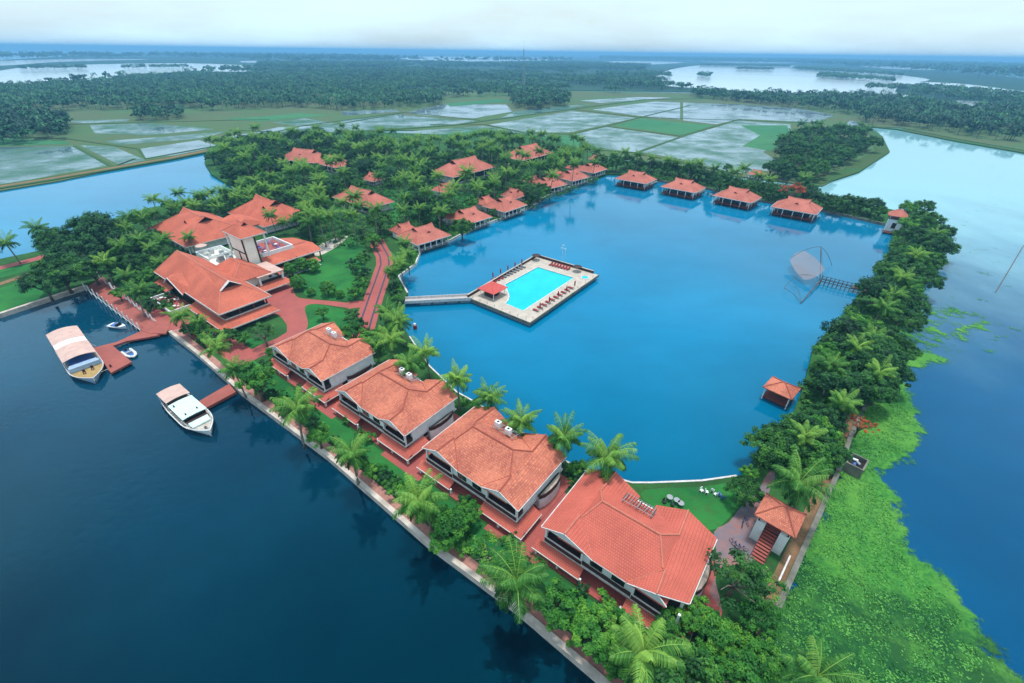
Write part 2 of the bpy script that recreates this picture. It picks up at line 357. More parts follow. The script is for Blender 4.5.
# river to the left and in front
sheet('river_water', 'canal', [Vector((-900, -500, 0)), Vector((10, -500, 0))] + [Vector((14, -100, 0))] + P2((722, 740))[:1] + river_edge[::-1][1:] + [Vector((-900, 60, 0))], .06)
# pond behind the lobby
sheet('pond_water', 'pond', P2((-400, 330), (-60, 270), (0, 266), (41, 258), (62, 246), (107, 230), (150, 214), (192, 207), (244, 192), (230, 172), (208, 150), (150, 160), (60, 178), (0, 186), (-80, 200), (-500, 245)), .07)

# farmland beyond
farm = P2((-420, 240), (-80, 205), (0, 192), (60, 182), (150, 163), (205, 153), (240, 138), (370, 131), (520, 131), (600, 156), (660, 165), (735, 177), (800, 185), (822, 187), (850, 173), (880, 152), (874, 136), (866, 127), (900, 128), (960, 140), (1024, 151), (1200, 185), (1500, 240), (1400, 120), (1024, 100), (512, 90), (0, 95), (-500, 120))
struct(MB().prism(farm, -1, .6), 'farmland_ground', 'field')
far = [Vector(p) for p in [(-16000, 26000, 0), (16000, 26000, 0)]] + P2((1500, 135), (1200, 125), (1024, 112), (900, 103), (760, 96), (680, 92), (512, 90), (300, 92), (0, 95), (-500, 112), (-1500, 150))
struct(MB().prism(far, -.9, .75), 'far_plain', 'far')
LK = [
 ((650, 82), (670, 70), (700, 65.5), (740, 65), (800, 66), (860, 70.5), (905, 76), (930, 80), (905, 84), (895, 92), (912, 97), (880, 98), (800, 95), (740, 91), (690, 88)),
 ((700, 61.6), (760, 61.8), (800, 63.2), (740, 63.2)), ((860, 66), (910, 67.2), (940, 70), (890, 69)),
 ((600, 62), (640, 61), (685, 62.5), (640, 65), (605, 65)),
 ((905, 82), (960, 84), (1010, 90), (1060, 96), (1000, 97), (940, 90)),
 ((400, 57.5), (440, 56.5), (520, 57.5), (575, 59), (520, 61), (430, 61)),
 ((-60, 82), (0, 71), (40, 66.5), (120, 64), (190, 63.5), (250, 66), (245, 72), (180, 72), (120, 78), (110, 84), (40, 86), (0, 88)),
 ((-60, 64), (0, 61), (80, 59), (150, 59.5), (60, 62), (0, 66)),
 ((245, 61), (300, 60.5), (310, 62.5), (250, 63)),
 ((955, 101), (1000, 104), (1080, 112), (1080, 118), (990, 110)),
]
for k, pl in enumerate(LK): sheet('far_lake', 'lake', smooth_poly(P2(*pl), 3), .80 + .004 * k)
FP = [  # flooded fields: material, outline in picture corners
 ('paddy_mix', (-60, 152), (0, 148), (75, 147), (111, 166), (60, 175), (0, 187), (-60, 196)),
 ('paddy_wet', (139, 150), (199, 141), (216, 146), (199, 154), (146, 159)),
 ('paddy_wet', (216, 140), (279, 128), (332, 126), (332, 134), (286, 138), (232, 146)),
 ('paddy_mix', (272, 123), (305, 119), (335, 124), (299, 127)),
 ('paddy_mix', (340, 121), (400, 115), (450, 120), (487, 122), (440, 126), (350, 132)),
 ('paddy_wet', (406, 113), (443, 105), (506, 105), (513, 112), (473, 119), (423, 116)),
 ('paddy_mix', (356, 136), (483, 126.5), (548, 136), (519, 146), (453, 152), (380, 146)),
 ('paddy_grey', (489, 125.5), (572, 111.5), (636, 118.5), (571, 133), (526, 133)),
 ('paddy_wet', (592, 110), (655, 102), (680, 103), (680, 120), (640, 116.5)),
 ('green', (614, 126), (642, 119), (678, 123), (716, 126), (680, 136)),
 ('paddy_grey', (575, 135), (606, 127.5), (678, 138), (635, 153), (597, 149)),
 ('paddy_grey', (684, 137), (720, 127), (736, 121), (790, 125), (792, 135), (763, 153), (790, 170), (735, 174), (680, 160), (641, 153)),
 ('green', (740, 126), (787, 126), (790, 138), (771, 152), (742, 147), (760, 136)),
 ('paddy_wet', (683, 103), (740, 105), (800, 109), (835, 116), (814, 123), (740, 119.5), (716, 125), (683, 121)),
 ('paddy_mix', (80, 146), (115, 148), (150, 163), (120, 166)),
 ('paddy_mix', (90, 126), (150, 124), (215, 130), (150, 136), (95, 134)),
 ('green', (400, 139), (480, 131), (540, 137), (500, 142), (430, 146)),
 ('paddy_mix', (60, 122), (130, 120), (128, 122), (85, 124)), ('green', (0, 139), (66, 142), (70, 145), (0, 147)), ('paddy_mix', (120, 146), (205, 139), (228, 132), (160, 138), (105, 142)), ('green', (225, 120), (300, 114), (330, 116), (262, 122)),
 ('paddy_mix', (150, 169.5), (205, 159.5), (205, 162), (160, 171))[:0] or ('paddy_wet', (340, 112), (395, 110), (400, 112.5), (345, 116)), ('green', (446, 104), (500, 99.5), (512, 102), (450, 107)), ('paddy_wet', (580, 101), (640, 97.5), (672, 98), (600, 103.5)), ('green', (520, 137.5), (566, 136), (594, 150), (560, 146)), ('paddy_wet', (850, 121), (862, 124), (858, 130), (840, 131)), ('paddy_mix', (300, 130), (345, 123), (350, 128), (335, 133)),
 ('paddy_mix', (515, 112), (560, 107), (590, 105), (560, 112), (500, 119)),
]
for k, (mt, *pl) in enumerate(FP):
    sheet('green_paddy' if mt == 'green' else 'flooded_paddy', mt, P2(*pl), .604 + .004 * k)
for k, (wd, zz, pl) in enumerate([(5, 1.0, ((330, 136), (347, 134), (453, 126), (526, 116), (645, 100), (720, 99))), (2.5, .9, ((430, 125.5), (486, 125.5), (526, 134), (569, 135), (606, 127), (640, 118), (690, 106))),
        (2.5, .9, ((569, 135), (597, 151), (636, 154), (680, 138), (718, 126), (740, 120), (600, 110) )[:6]), (2, .88, ((606, 127), (680, 137), (716, 126))), (2, .9, ((572, 110), (640, 118), (738, 121), (820, 124))),
        (2, .9, ((75, 147), (113, 168), (135, 160))), (2, .9, ((139, 150), (146, 160), (216, 147), (300, 127), (404, 113))), (2, .9, ((230, 131), (332, 135))), (2, .9, ((635, 154), (735, 175))), (2, .9, ((332, 126), (406, 113), (480, 121))), (2, .9, ((0, 137), (70, 140), (139, 150))), (2, .9, ((-40, 128), (120, 124), (270, 120)))]):
    struct(band(MB(), P2(*pl), wd, -.5, zz), 'field_bund', 'bundgrass')
pl = P2((-420, 232), (-80, 204), (0, 188.5), (50, 180.5), (110, 170), (170, 159.5), (212, 151), (240, 141), (300, 134))
struct(band(MB(), pl, 10, -.9, .98), 'bund_bank', 'bundgrass')
sheet('bund_path', 'path', strip(pl, 4), .99)
pl = P2((812, 184), (850, 172), (882, 152), (876, 137), (864, 127), (900, 130), (960, 142), (1024, 153), (1200, 188))
struct(band(MB(), pl, 9, -.9, .93), 'shore_bank', 'bundgrass')

# garden surfaces
def px(*pts): return [at(x, y, LAND) for x, y in pts]
sheet('lawn', 'lawn', smooth_poly(px((318, 252), (345, 240), (362, 238), (362, 292), (346, 300), (308, 296), (303, 285), (300, 262))), LAND + .02)
sheet('lawn', 'lawn', smooth_poly(px((645, 490), (700, 487), (738, 482), (748, 494), (727, 520), (712, 530), (690, 525), (650, 505))), LAND + .02)
sheet('lawn', 'lawn', px((-80, 285), (0, 270), (35, 263), (38, 268), (0, 278), (-80, 295)), LAND + .02)
sheet('lawn', 'lawn', px((-80, 305), (0, 288), (30, 280), (60, 292), (0, 312), (-80, 330)), LAND + .024)
sheet('lawn', 'lawn', [S(-112, 30.5), S(-112, 26.5), S(-100, 27), S(-97, 36), S(-104, 36)], LAND + .02)
sheet('lawn', 'lawn', smooth_poly(px((274, 310), (303, 303), (350, 312), (352, 330), (318, 330), (306, 340), (300, 318))), LAND + .024)
sheet('lawn', 'lawn', px((355, 190), (440, 190), (500, 196), (470, 212), (430, 222), (380, 222)), LAND + .02)
sheet('paving', 'redpave', smooth_poly(px((255, 302), (283, 277), (291, 283), (296, 296), (308, 299), (348, 303), (350, 308), (318, 304), (305, 307), (308, 323), (303, 335), (289, 345), (262, 356), (250, 350), (287, 332), (277, 314), (262, 318))), LAND + .03)
sheet('paving', 'redpave', px((348, 302), (372, 299), (372, 306), (348, 309)), LAND + .034)
sheet('paving', 'redpave', px((156, 292), (185, 300), (225, 332), (262, 356), (240, 368), (196, 340), (168, 330), (150, 318)), LAND + .034)
sheet('lawn', 'lawn', [S(-96, 26.6), S(3, 26.6), S(3, 30.8), S(-96, 30.8)], LAND + .028)
for u0 in (-90, -66.1, -42.6):
    sheet('paving', 'redpave', [S(u0 + 15, 30.2), S(u0 + 24.5, 30.2), S(u0 + 24.5, 43), S(u0 + 15, 43)], LAND + .04)
sheet('paving', 'plaza', smooth_poly(px((743, 504), (757, 493), (764, 479), (772, 470), (775, 478), (766, 500), (757, 540), (752, 562), (716, 570), (722, 611), (706, 608), (696, 584), (716, 560), (714, 532), (729, 522))), LAND + .032)
sheet('paving', 'redpave', px((690, 590), (705, 585), (722, 612), (715, 640), (690, 680), (660, 740), (640, 740), (668, 670)), LAND + .05)
rp_ = px((376, 240), (379, 247), (384, 256), (385, 264), (380, 280), (374, 297), (368, 315), (361, 338))
sheet('paving', 'redpave', strip(rp_, 5.5), LAND + .06)
for off in (-1.3, 1.3):
    q = strip(rp_, 2 * abs(off)); n = len(rp_); line = q[:n] if off > 0 else q[n:][::-1]
    sheet('paving_stripe', plain('slate_paving', (.07, .06, .09), .8), strip(line, .5), LAND + .065)
ep = px((862, 400), (850, 425), (838, 455), (815, 505), (795, 548), (768, 605), (740, 668), (700, 760))
sheet('earth_path', 'path', strip(ep, 1.8), LAND + .03)
sheet('earth_path', 'redpave', strip(px((-100, 281), (0, 268), (40, 258), (60, 250)), 4), LAND + .03)
sheet('earth_path', 'path', strip(px((-100, 303), (0, 284), (32, 273)), 2.5), LAND + .03)
sheet('sand', 'stone', smooth_poly(px((312, 250), (330, 240), (348, 236), (338, 246), (318, 256))), LAND + .03)

# retaining walls and kerbs, each one thing
mb = band(MB(), [p for p in river_edge[5:-1]], .75, -1, 1.25); tag(mb.build('river_wall', 'stone'), 'long pale stone retaining wall between the villa gardens and the dark river', 'wall')
mb = band(MB(), [p for p in river_edge[:3]], 1.1, -1, 1.25); tag(mb.build('river_wall', 'stone'), 'stone retaining wall left of the boardwalk below the dark trees', 'wall')
wpath = [Vector(p[:2]) for p in river_edge[5:-1]]; w2 = [p + Vector((-ST, CT)) * 1.05 for p in wpath]
sheet('river_walk', plain('pink_paving', (.42, .20, .16), .85), strip(w2, 1.3), LAND + .07)
mb = band(MB(), east_edge[1:8], .7, -1, 1.7); tag(mb.build('boundary_wall', 'concrete'), 'weathered grey boundary wall between the earth path and the green weed', 'wall')
mb = band(MB(), shoreS[:6], .32, -1, 1.15); tag(mb.build('shore_kerb', 'trim'), 'white kerb wall along the lawn at the near end of the lagoon', 'kerb')
mb = band(MB(), shoreS[5:-2], .32, -1, 1.15); tag(mb.build('shore_kerb', 'trim'), 'white kerb wall behind the four big villas along the lagoon', 'kerb')
mb = band(MB(), shoreW[:-1], .45, -1, 1.15); tag(mb.build('shore_kerb', 'trim'), 'pale kerb wall in front of the row of shore cottages', 'kerb')
mb = band(MB(), shoreN, .6, -1, 1.2); tag(mb.build('shore_kerb', 'concrete'), 'grey kerb wall behind the four cottages standing in the water', 'kerb')

# ------------------------------------------------------------------ roofs
def hipgable(w, d, ze, zr, rl, gy=.16, lift=.35, over=.5):
    """Kerala roof over w x d (ridge along x): hips below, small open gables at the ridge ends, ridge tips turned up.
    returns roof mesh, gablet mesh, ridge caps, fascia"""
    r = MB(); g = MB(); c = MB(); f = MB()
    hw, hd = w / 2, d / 2; gyd = hd * gy * 2; zg = zr - (zr - ze) * gy * 1.6; hl = rl / 2; tip = hl + over
    A, B, Cc, D = (-hw, -hd, ze), (hw, -hd, ze), (hw, hd, ze), (-hw, hd, ze)
    mid = (0, 0, zr)
    for s in (-1, 1):
        gl, gr = (-hl, s * gyd, zg), (hl, s * gyd, zg); tl, tr_ = (-tip, 0, zr + lift), (tip, 0, zr + lift); q = (-hl * .5, 0, zr); q2 = (hl * .5, 0, zr)
        e1, e2 = (-hw, s * hd, ze), (hw, s * hd, ze)
        tris = [(e1, e2, gr, gl), (gl, gr, q2, q), (gl, q, tl), (gr, tr_, q2)]
        for t in tris:
            t = list(t) if s < 0 else list(t)[::-1]
            r.slab(t, .14)
        f.obox((-hw - .03, s * (hd + .03)), (hw + .03, s * (hd + .03)), .10, ze - .26, ze + .02)
        gp = [(s * hl, -gyd, zg), (s * hw, -hd, ze), (s * hw, hd, ze), (s * hl, gyd, zg)]
        r.slab(gp if s > 0 else gp, .14)
        g.add([(s * (hl - .15), -gyd, zg - .05), (s * (hl - .15), gyd, zg - .05), (s * (hl - .1), 0, zr - .02), (s * (hl - .3), -gyd, zg - .05), (s * (hl - .3), gyd, zg - .05), (s * (hl - .3), 0, zr - .02)], [(0, 1, 2), (5, 4, 3)])
        for sy in (-1, 1): c.tube([(s * hl, sy * gyd, zg + .02), (s * hw, sy * hd, ze + .04)], .13, 5)
        f.obox((s * (hw + .08), -hd - .08), (s * (hw + .08), hd + .08), .10, ze - .27, ze + .015)
    c.tube([(-tip, 0, zr + lift + .03), (-hl * .5, 0, zr + .04), (hl * .5, 0, zr + .04), (tip, 0, zr + lift + .03)], .14, 5)
    return r, g, c, f
def dormer(y0, z0, x=0, wd=1.3, h=.9, dep=1.6, slope=.4):
    """small gable window standing out of the front slope"""
    r = MB(); g = MB()
    apex = (x, y0, z0 + h); back = (x, y0 + dep * 1.5, z0 + h + .05)
    r.slab([(x - wd, y0, z0), apex, back, (x - wd * .4, y0 + dep * 1.5, z0 + h * .85)][::-1], .1)
    r.slab([(x + wd, y0, z0), (x + wd * .4, y0 + dep * 1.5, z0 + h * .85), back, apex][::-1], .1)
    g.add([(x - wd * .85, y0 + .15, z0 + .02), (x + wd * .85, y0 + .15, z0 + .02), (x, y0 + .15, z0 + h - .1)], [(0, 1, 2)])
    g.add([(x - wd * .85, y0 + .25, z0 + .02), (x + wd * .85, y0 + .25, z0 + .02), (x, y0 + .25, z0 + h - .1)], [(2, 1, 0)])
    return r, g
def railing(path, z, h=.9, posts=1.2, r=.03):
    m = MB()
    for a, b in zip(path, path[1:]):
        a = Vector((*a, 0)); b = Vector((*b, 0)); L = (b - a).length; n = max(1, int(L / posts))
        m.tube([(a.x, a.y, z + h), (b.x, b.y, z + h)], r, 4); m.tube([(a.x, a.y, z + h * .5), (b.x, b.y, z + h * .5)], r * .7, 4)
        for i in range(n + 1):
            p = a.lerp(b, i / n); m.tube([(p.x, p.y, z), (p.x, p.y, z + h)], r, 4)
    return m

# ------------------------------------------------------------------ the four two-storey villas
def villa(name_label, u0, tile, ac=True, ridgemat='ridge', curved=True, cut=0.0):
    e = empty('villa', S(u0, 32.6, 0), TH, name_label, 'villa', 'two-storey villas in a row along the river'); e.scale = (1.02, 1.01, 1)
    ze, zw, zc = 6.2, 7.75, 9.1
    # walls: ground floor, upper floor
    b = MB(); b.box(1.0, 18.0, 2.0, 12.0, 1.0, 3.2); b.build('ground_floor_wall', 'white', e)
    b = MB(); b.box(.7, 6.2, 1.9, 12.2, 3.42, 6.35); b.box(6.2, 12.9, .40, 12.0, 3.42, 6.1); b.box(12.9, 18.45, 1.9, 12.2, 3.42, 6.35)
    b.build('upper_floor_wall', 'white', e)
    b = MB(); b.box(.4, 18.7, .06, 12.4, 3.2, 3.42); b.build('floor_slab', 'trim', e)
    b = MB(); b.box(-.5, 20.4, -1.3, 13, .9, 1.16); b.build('plinth', 'redpave', e)
    # gables
    g = MB()
    for xc, xa, xb, y0, y1 in ((3.4, .4, 7.1, .12, .26), (15.6, 12.7, 18.5 if not cut else 17, .12, .26), (4.0, .5, 7.8, 12.3, 12.5), (14.6, 11.1, 18.3, 12.3, 12.5)):
        if 1:
            g.add([(xa, y0, ze - .02), (xb, y0, ze - .02), (xc, y0, zw - .22), (xa, y1, ze - .02), (xb, y1, ze - .02), (xc, y1, zw - .22)],
                  [(0, 1, 2), (5, 4, 3), (0, 2, 5, 3), (1, 4, 5, 2), (0, 3, 4, 1)])
    g.build('gable', 'white', e)
    # roof
    r = MB()
    for xc, xc2, xl, xl2, xr, xr2, yr in ((3.4, 4.0, 0, 0, 7.6, 8.3, 0), (15.6, 14.6, 12.2, 10.6, 18.9, 18.9, cut)):
        r.slab([(xl, 0, ze), (xc, 0, zw), (xc2, 13.3, zw), (xl2, 12.7, ze)][::-1]); r.slab([(xr, yr, ze), (xr2, 12.7, ze), (xc2, 13.3, zw), (xc, 0, zw)][::-1])
    h = [(2.4, .05, ze - .05), (16.9, .05, ze - .05), (13.2, 6.4, zc), (5.2, 6.4, zc)]
    r.slab(h)
    r.slab([(16.9, .05, ze - .05), (16.9, 11.6, ze + .2), (13.2, 6.4, zc)]); r.slab([(2.4, .05, ze - .05), (5.2, 6.4, zc), (2.2, 11.6, ze + .2)])
    r.slab([(5.2, 6.4, zc), (13.2, 6.4, zc), (16.9, 11.6, ze + .2), (2.2, 11.6, ze + .2)])
    r.build('roof', tile, e)
    c = MB()
    def seg(p, q, t0, t1, r_): p = Vector(p); q = Vector(q); c.tube([p.lerp(q, t0), p.lerp(q, t1)], r_, 5)
    c.tube([(3.4, -.05, zw + .05), (3.55, 3.6, zw + .05)], .12, 5); c.tube([(3.82, 8.9, zw + .05), (4.0, 13.3, zw + .05)], .12, 5)
    c.tube([(15.6, -.05, zw + .05), (15.3, 3.2, zw + .05)], .12, 5); c.tube([(14.95, 8.9, zw + .05), (14.6, 13.3, zw + .05)], .12, 5)
    c.tube([(5.2, 6.4, zc + .05), (13.2, 6.4, zc + .05)], .13, 5)
    seg((13.2, 6.4, zc + .05), (16.9, .05, ze), 0, .48, .11); seg((5.2, 6.4, zc + .05), (2.4, .05, ze), 0, .45, .11)
    seg((13.2, 6.4, zc + .05), (16.9, 11.6, ze + .24), 0, .48, .11); seg((5.2, 6.4, zc + .05), (2.2, 11.6, ze + .24), 0, .45, .11)
    for p, q in (((15.2, 3.3, 7.78), (12.2, .1, 6.2)), ((3.7, 3.6, 7.78), (7.6, .1, 6.2)), ((14.9, 8.9, 7.76), (10.6, 11.7, 6.4)), ((3.9, 8.9, 7.76), (8.3, 11.7, 6.4))): c.tube([p, q], .07, 4)
    c.build('ridge_cap', ridgemat, e)
    f = MB()
    for xc, xl, xr, yr in ((3.4, -.03, 7.63, -.12), (15.6, 12.17, 18.93, -.12 + cut)):
        f.slab([(xl, -.12, ze - .03), (xc, -.12, zw - .02), (xc, -.01, zw - .02), (xl, -.01, ze - .03)], .12); f.slab([(xc, -.12, zw - .02), (xr, yr, ze - .03), (xr, yr + .11, ze - .03), (xc, -.01, zw - .02)], .12)
    f.build('bargeboard', 'trim', e)
    f = MB(); f.box(-.14, -.02, 0, 12.7, ze - .2, ze - .03); f.box(18.92, 19.02, cut, 12.6, ze - .2, ze - .03); f.box(7.7, 12.1, -.02, .04, ze - .24, ze - .08)
    f.build('fascia', 'trim', e)
    # lean-to tile skirts between the floors
    s = MB()
    def skirt(x0, x1, y, dep=1.25, zt=3.05, zb=2.35):
        s.slab([(x0, y - dep, zb), (x1, y - dep, zb), (x1, y, zt), (x0, y, zt)], .12)
    skirt(-.6, 6.6, .1); skirt(12.6, 20.3, .1)
    s.slab([(20.3, -1.15, 2.35), (20.3, 4.0, 2.35), (18.8, 4.0, 3.05), (18.8, .1, 3.05)], .12)
    sk = s.build('skirt_roof', 'tile_red', e)
    f = MB(); f.box(-.65, 6.65, -1.27, -1.16, 2.2, 2.38); f.box(12.55, 20.42, -1.27, -1.16, 2.2, 2.38); f.box(20.32, 20.42, -1.16, 4.0, 2.2, 2.38); f.build('fascia', 'trim', sk)
    # balconies with dark rails, recess shade put into dark door and floor colours
    for x0, x1 in ((.5, 6.1), (13.0, 18.5)):
        MB().box(x0, x1, .2, 1.88, 3.425, 3.47).build('balcony_floor', 'brown', e)
        b = MB(); b.box(x0, x1, .10, .22, 3.43, 4.25); b.box(x0, x0 + .1, .22, 1.85, 3.43, 4.25); b.box(x1 - .1, x1, .22, 1.85, 3.43, 4.25)
        bp = b.build('balcony_rail', 'brown', e)
        q = MB(); q.box(x0 - .05, x1 + .05, .07, .25, 4.26, 4.33); q.build('handrail', 'trim', bp)
        d = MB(); d.box(x0 + .3, x1 - .4, 1.80, 1.88, 3.5, 6.0); d.build('balcony_door', 'dark', e)
    b = MB(); b.box(6.15, 12.95, .26, .39, 3.43, 4.15); b.build('panel', 'brown', e)
    for (x, y, z0, z1) in [(x, .24, 3.43, 6.05) for x in (.45, 5.9, 12.9, 18.3)] + [(.5, 11.6, 1.1, 3.6)] + [(x, -1.05, 1.1, 2.25) for x in (-.2, 3.2, 6.6, 12.3, 16.0, 19.9)] + [(19.9, 3.8, 1.1, 2.3)]:
        MB().box(x, x + .28, y, y + .28, z0, z1).build('column', 'white', e)
    for x in (7.2, 10.2):
        q = MB(); q.box(x, x + 1.7, .33, .396, 4.3, 5.55); wq = q.build('window', 'glass', e)
        q = MB(); q.box(x - .1, x + 1.8, .30, .39, 5.56, 5.64); q.box(x - .1, x + 1.8, .30, .39, 4.20, 4.28); q.build('window_frame', 'trim', wq)
    for x, ww in ((2.0, 1.2), (4.6, 1.2), (7.6, 1.7), (10.2, 1.2), (13.2, 1.4), (15.8, 1.2)):
        q = MB(); q.box(x, x + ww, 1.93, 1.996, 1.5, 2.9); q.build('window', 'glass', e)
    for y in (4.5, 8.5):
        q = MB(); q.box(18.005, 18.06, y, y + 1.2, 1.7, 3.0); q.build('window', 'glass', e)
    # curved side terrace on the right
    if curved:
        pts = [(18.0, 5.6), (18.9, 5.3)] + [(18.8 + .95 * math.sin(t), 8.2 - 3.0 * math.cos(t)) for t in (0.3, .8, 1.3, 1.8, 2.3, 2.8)] + [(18.0, 11.6)]
        b = MB(); b.prism(pts, 1.1, 3.3); b.build('bay_wall', 'white', e); b = MB(); b.prism(pts, 3.302, 3.42); b.build('bay_floor', 'stone', e)
        b = MB(); band(b, pts[1:-1], .12, 3.425, 4.2); b.build('parapet', 'brown', e)
    # lagoon side: dark glazed openings
    for x in (1.6, 13.0):
        q = MB(); q.box(x, x + 4.2, 12.21, 12.27, 3.9, 5.9); q.build('balcony_door', 'glass', e)
    # roof plant on the lagoon slope
    zb = 7.6; p = MB(); 
    for k in range(5): p.tube([(7.1 + k * 1.0, 9.0, zb + .75), (7.1 + k * 1.0, 10.8, zb + .2)], .05, 4)
    for y, dz in ((8.9, .8), (10.8, .2), (9.8, .5)): p.tube([(6.9, y, zb + dz), (11.4, y, zb + dz)], .05, 4)
    for x in (7.1, 9.1, 11.1): p.tube([(x, 10.8, zb + .2), (x, 10.8, zb - 1.1)], .05, 4); p.tube([(x, 8.9, zb + .75), (x, 8.9, zb)], .05, 4)
    rk = p.build('rack', 'grey', e)
    if ac:
        for k, (x, y, z) in enumerate(((7.6, 9.8, zb + .55), (9.9, 9.5, zb + .6))):
            q = MB(); q.box(x - .5, x + .5, y - .35, y + .35, z - .1, z + .95); cu = q.build('cooling_unit', 'white', e)
            q = MB(); q.cyl(x, y, z + .951, z + .98, .22, 10); q.build('fan_grille', 'black', cu)
    else:
        q = MB()
        for k in range(12): q.tube([(7.0 + k * .38, 8.95, zb + .8), (7.0 + k * .38, 10.75, zb + .26)], .04, 4)
        q.build('rack_slats', 'black', e)
    # rear stair with red steps beside the right gable
    return e
villa('large villa nearest the lobby with weathered orange roof and two white units on it', -89.9, 'tile_old')
villa('second villa from the lobby, weathered orange roof with two white cooling boxes', -66.1, 'tile_old')
villa('third villa from the lobby, its mottled roof next to the smooth red roof', -42.5, 'tile_old')
villa('villa with the smooth brick red roof and an empty metal rack on it', -19.2, 'tile_red', ac=False, ridgemat='ridge_pale', cut=2.2)

# ------------------------------------------------------------------ shore cottages and the cottages standing in the water
def cottage(label, centre, w, d, ze, zr, rl, rz, group, tile='tile_pink', base=1.0, cols=(4, 4), water_stand=False, dorm=True, wall='white', name='cottage', gy=.16):
    e = empty(name, Vector((centre[0], centre[1], 0)), rz, label, 'cottage', group)
    e['clear_radius'] = max(w, d) * .5 + 1
    r, g, c, f = hipgable(w, d, ze, zr, rl, gy)
    rr = r.build('roof', tile, e); g.build('gablet', 'dark', rr); c.build('ridge_cap', 'ridge_pale', rr); f.build('fascia', 'trim', rr)
    if dorm:
        dm, dg = dormer(-d / 2 * .52, ze + (zr - ze) * .50, 0, 1.2, .85, 1.3)
        q = dm.build('dormer_roof', tile, e); dg.build('dormer_vent', 'dark', q)
    hw, hd = w / 2 - .8, d / 2 - .8
    b = MB(); b.box(-hw + 1.6, hw - 1.6, -hd + 2.2, hd - .6, base + .2, ze - .1); b.build('wall', wall, e)
    b = MB(); b.box(-hw + 1.9, hw - 1.9, -hd + 2.12, -hd + 2.19, base + .3, ze - .7); b.build('glazed_front', 'glass', e)
    b = MB(); b.box(-hw, hw, -hd, hd, base - .2, base + .19); b.build('deck', 'redwood' if water_stand else 'concrete', e)
    pts = []
    for i in range(cols[0] + 1):
        x = -hw + .15 + (2 * hw - .3) * i / cols[0]; pts += [(x, -hd + .15), (x, hd - .15)]
    for i in range(1, cols[1]):
        y = -hd + .15 + (2 * hd - .3) * i / cols[1]; pts += [(-hw + .15, y), (hw - .15, y)]
    for x, y in pts:
        b = MB(); b.box(x - .14, x + .14, y - .14, y + .14, base + .2, ze - .05); b.build('column', 'white', e)
    b = MB()
    for x0, y0, x1, y1 in ((-hw, -hd, hw, -hd), (hw, -hd, hw, hd), (-hw, -hd, -hw, hd)):
        b.obox((x0, y0), (x1, y1), .07, base + .75, base + .85)
        n = int(math.hypot(x1 - x0, y1 - y0) / .5)
        for k in range(n + 1):
            x = x0 + (x1 - x0) * k / n; y = y0 + (y1 - y0) * k / n; b.box(x - .03, x + .03, y - .03, y + .03, base + .2, base + .75)
    b.build('railing', 'white' if not water_stand else 'redwood', e)
    if water_stand:
        for x, y in pts:
            b = MB(); b.cyl(x, y, -1.5, base - .2, .2, 8); b.build('stilt', 'concrete', e)
    return e
WL = ['leftmost of the four red-roofed cottages standing in the lagoon', 'second from the left of the four cottages standing in the lagoon', 'third from the left of the four cottages standing in the lagoon', 'rightmost of the four lagoon cottages, in front of the orange blossom tree']
for lb, (A, B) in zip(WL, (((53.2, 248.7), (67.9, 237.4)), ((73.2, 232.9), (87.4, 220.9)), ((93.9, 217.1), (106.9, 204.9)), ((113.3, 199.6), (127.0, 188.4)))):
    A = Vector(A); B = Vector(B); d = (B - A).normalized(); nrm = Vector((-d.y, d.x)); c = (A + B) / 2 + nrm * 6.8
    cottage(lb, c, 17.8, 13.4, 4.0, 7.7, 8.2, math.atan2(d.y, d.x), 'cottages standing on stilts in the lagoon', base=1.0, cols=(4, 3), water_stand=True)
    # footbridge to the bank
    fb = MB(); q0 = c + nrm * 6.0 + d * 6; fb.obox(q0, q0 + nrm * 9, 1.4, .8, 1.05); tag(fb.build('footbridge', 'concrete'), 'short footbridge behind the ' + lb.split(' of the')[0].split(',')[0].replace(' lagoon cottages','') + ' lagoon cottage', 'footbridge', 'footbridges behind the lagoon cottages')
SCL = ['shore cottage nearest the palms at the left end of the lagoon', 'second shore cottage from the left, round green tree in front', 'third shore cottage from the left, small shrub on its left side', 'first cottage of the far joined row on the lagoon shore', 'middle cottage of the far joined row on the lagoon shore', 'last cottage of the far joined row, at the lagoon corner']
for k, (lb, (A, B)) in enumerate(zip(SCL, (((-32.8, 147.3), (-22.6, 157.7)), ((-18.6, 169.0), (-8.5, 180.0)), ((-3.6, 186.2), (5.8, 197.5)), ((17, 225.5), (26.4, 234)), ((30.5, 241.5), (40.6, 251.6)), ((43.8, 260.1), (53.7, 272))))):
    A = Vector(A); B = Vector(B); d = (B - A).normalized(); nrm = Vector((-d.y, d.x)); L = (B - A).length
    c = (A + B) / 2 + nrm * 6.6
    e = cottage(lb, c, 14.6, 13.4, 4.0, 7.4, 7.2, math.atan2(d.y, d.x), 'cottages on the lagoon shore', cols=(5, 3))
    # lower wing behind
    r, g, cc, f = hipgable(8, 9, 3.7, 6.3, 4)
    rr = r.build('rear_roof', 'tile_pink', e); rr.location = (-1.5, 10, 0); g.build('gablet', 'dark', rr); cc.build('ridge_cap', 'ridge_pale', rr)
    b = MB(); b.box(-4.6, 1.6, 6.4, 13.4, 1, 3.7); b.build('rear_wall', 'white', e)
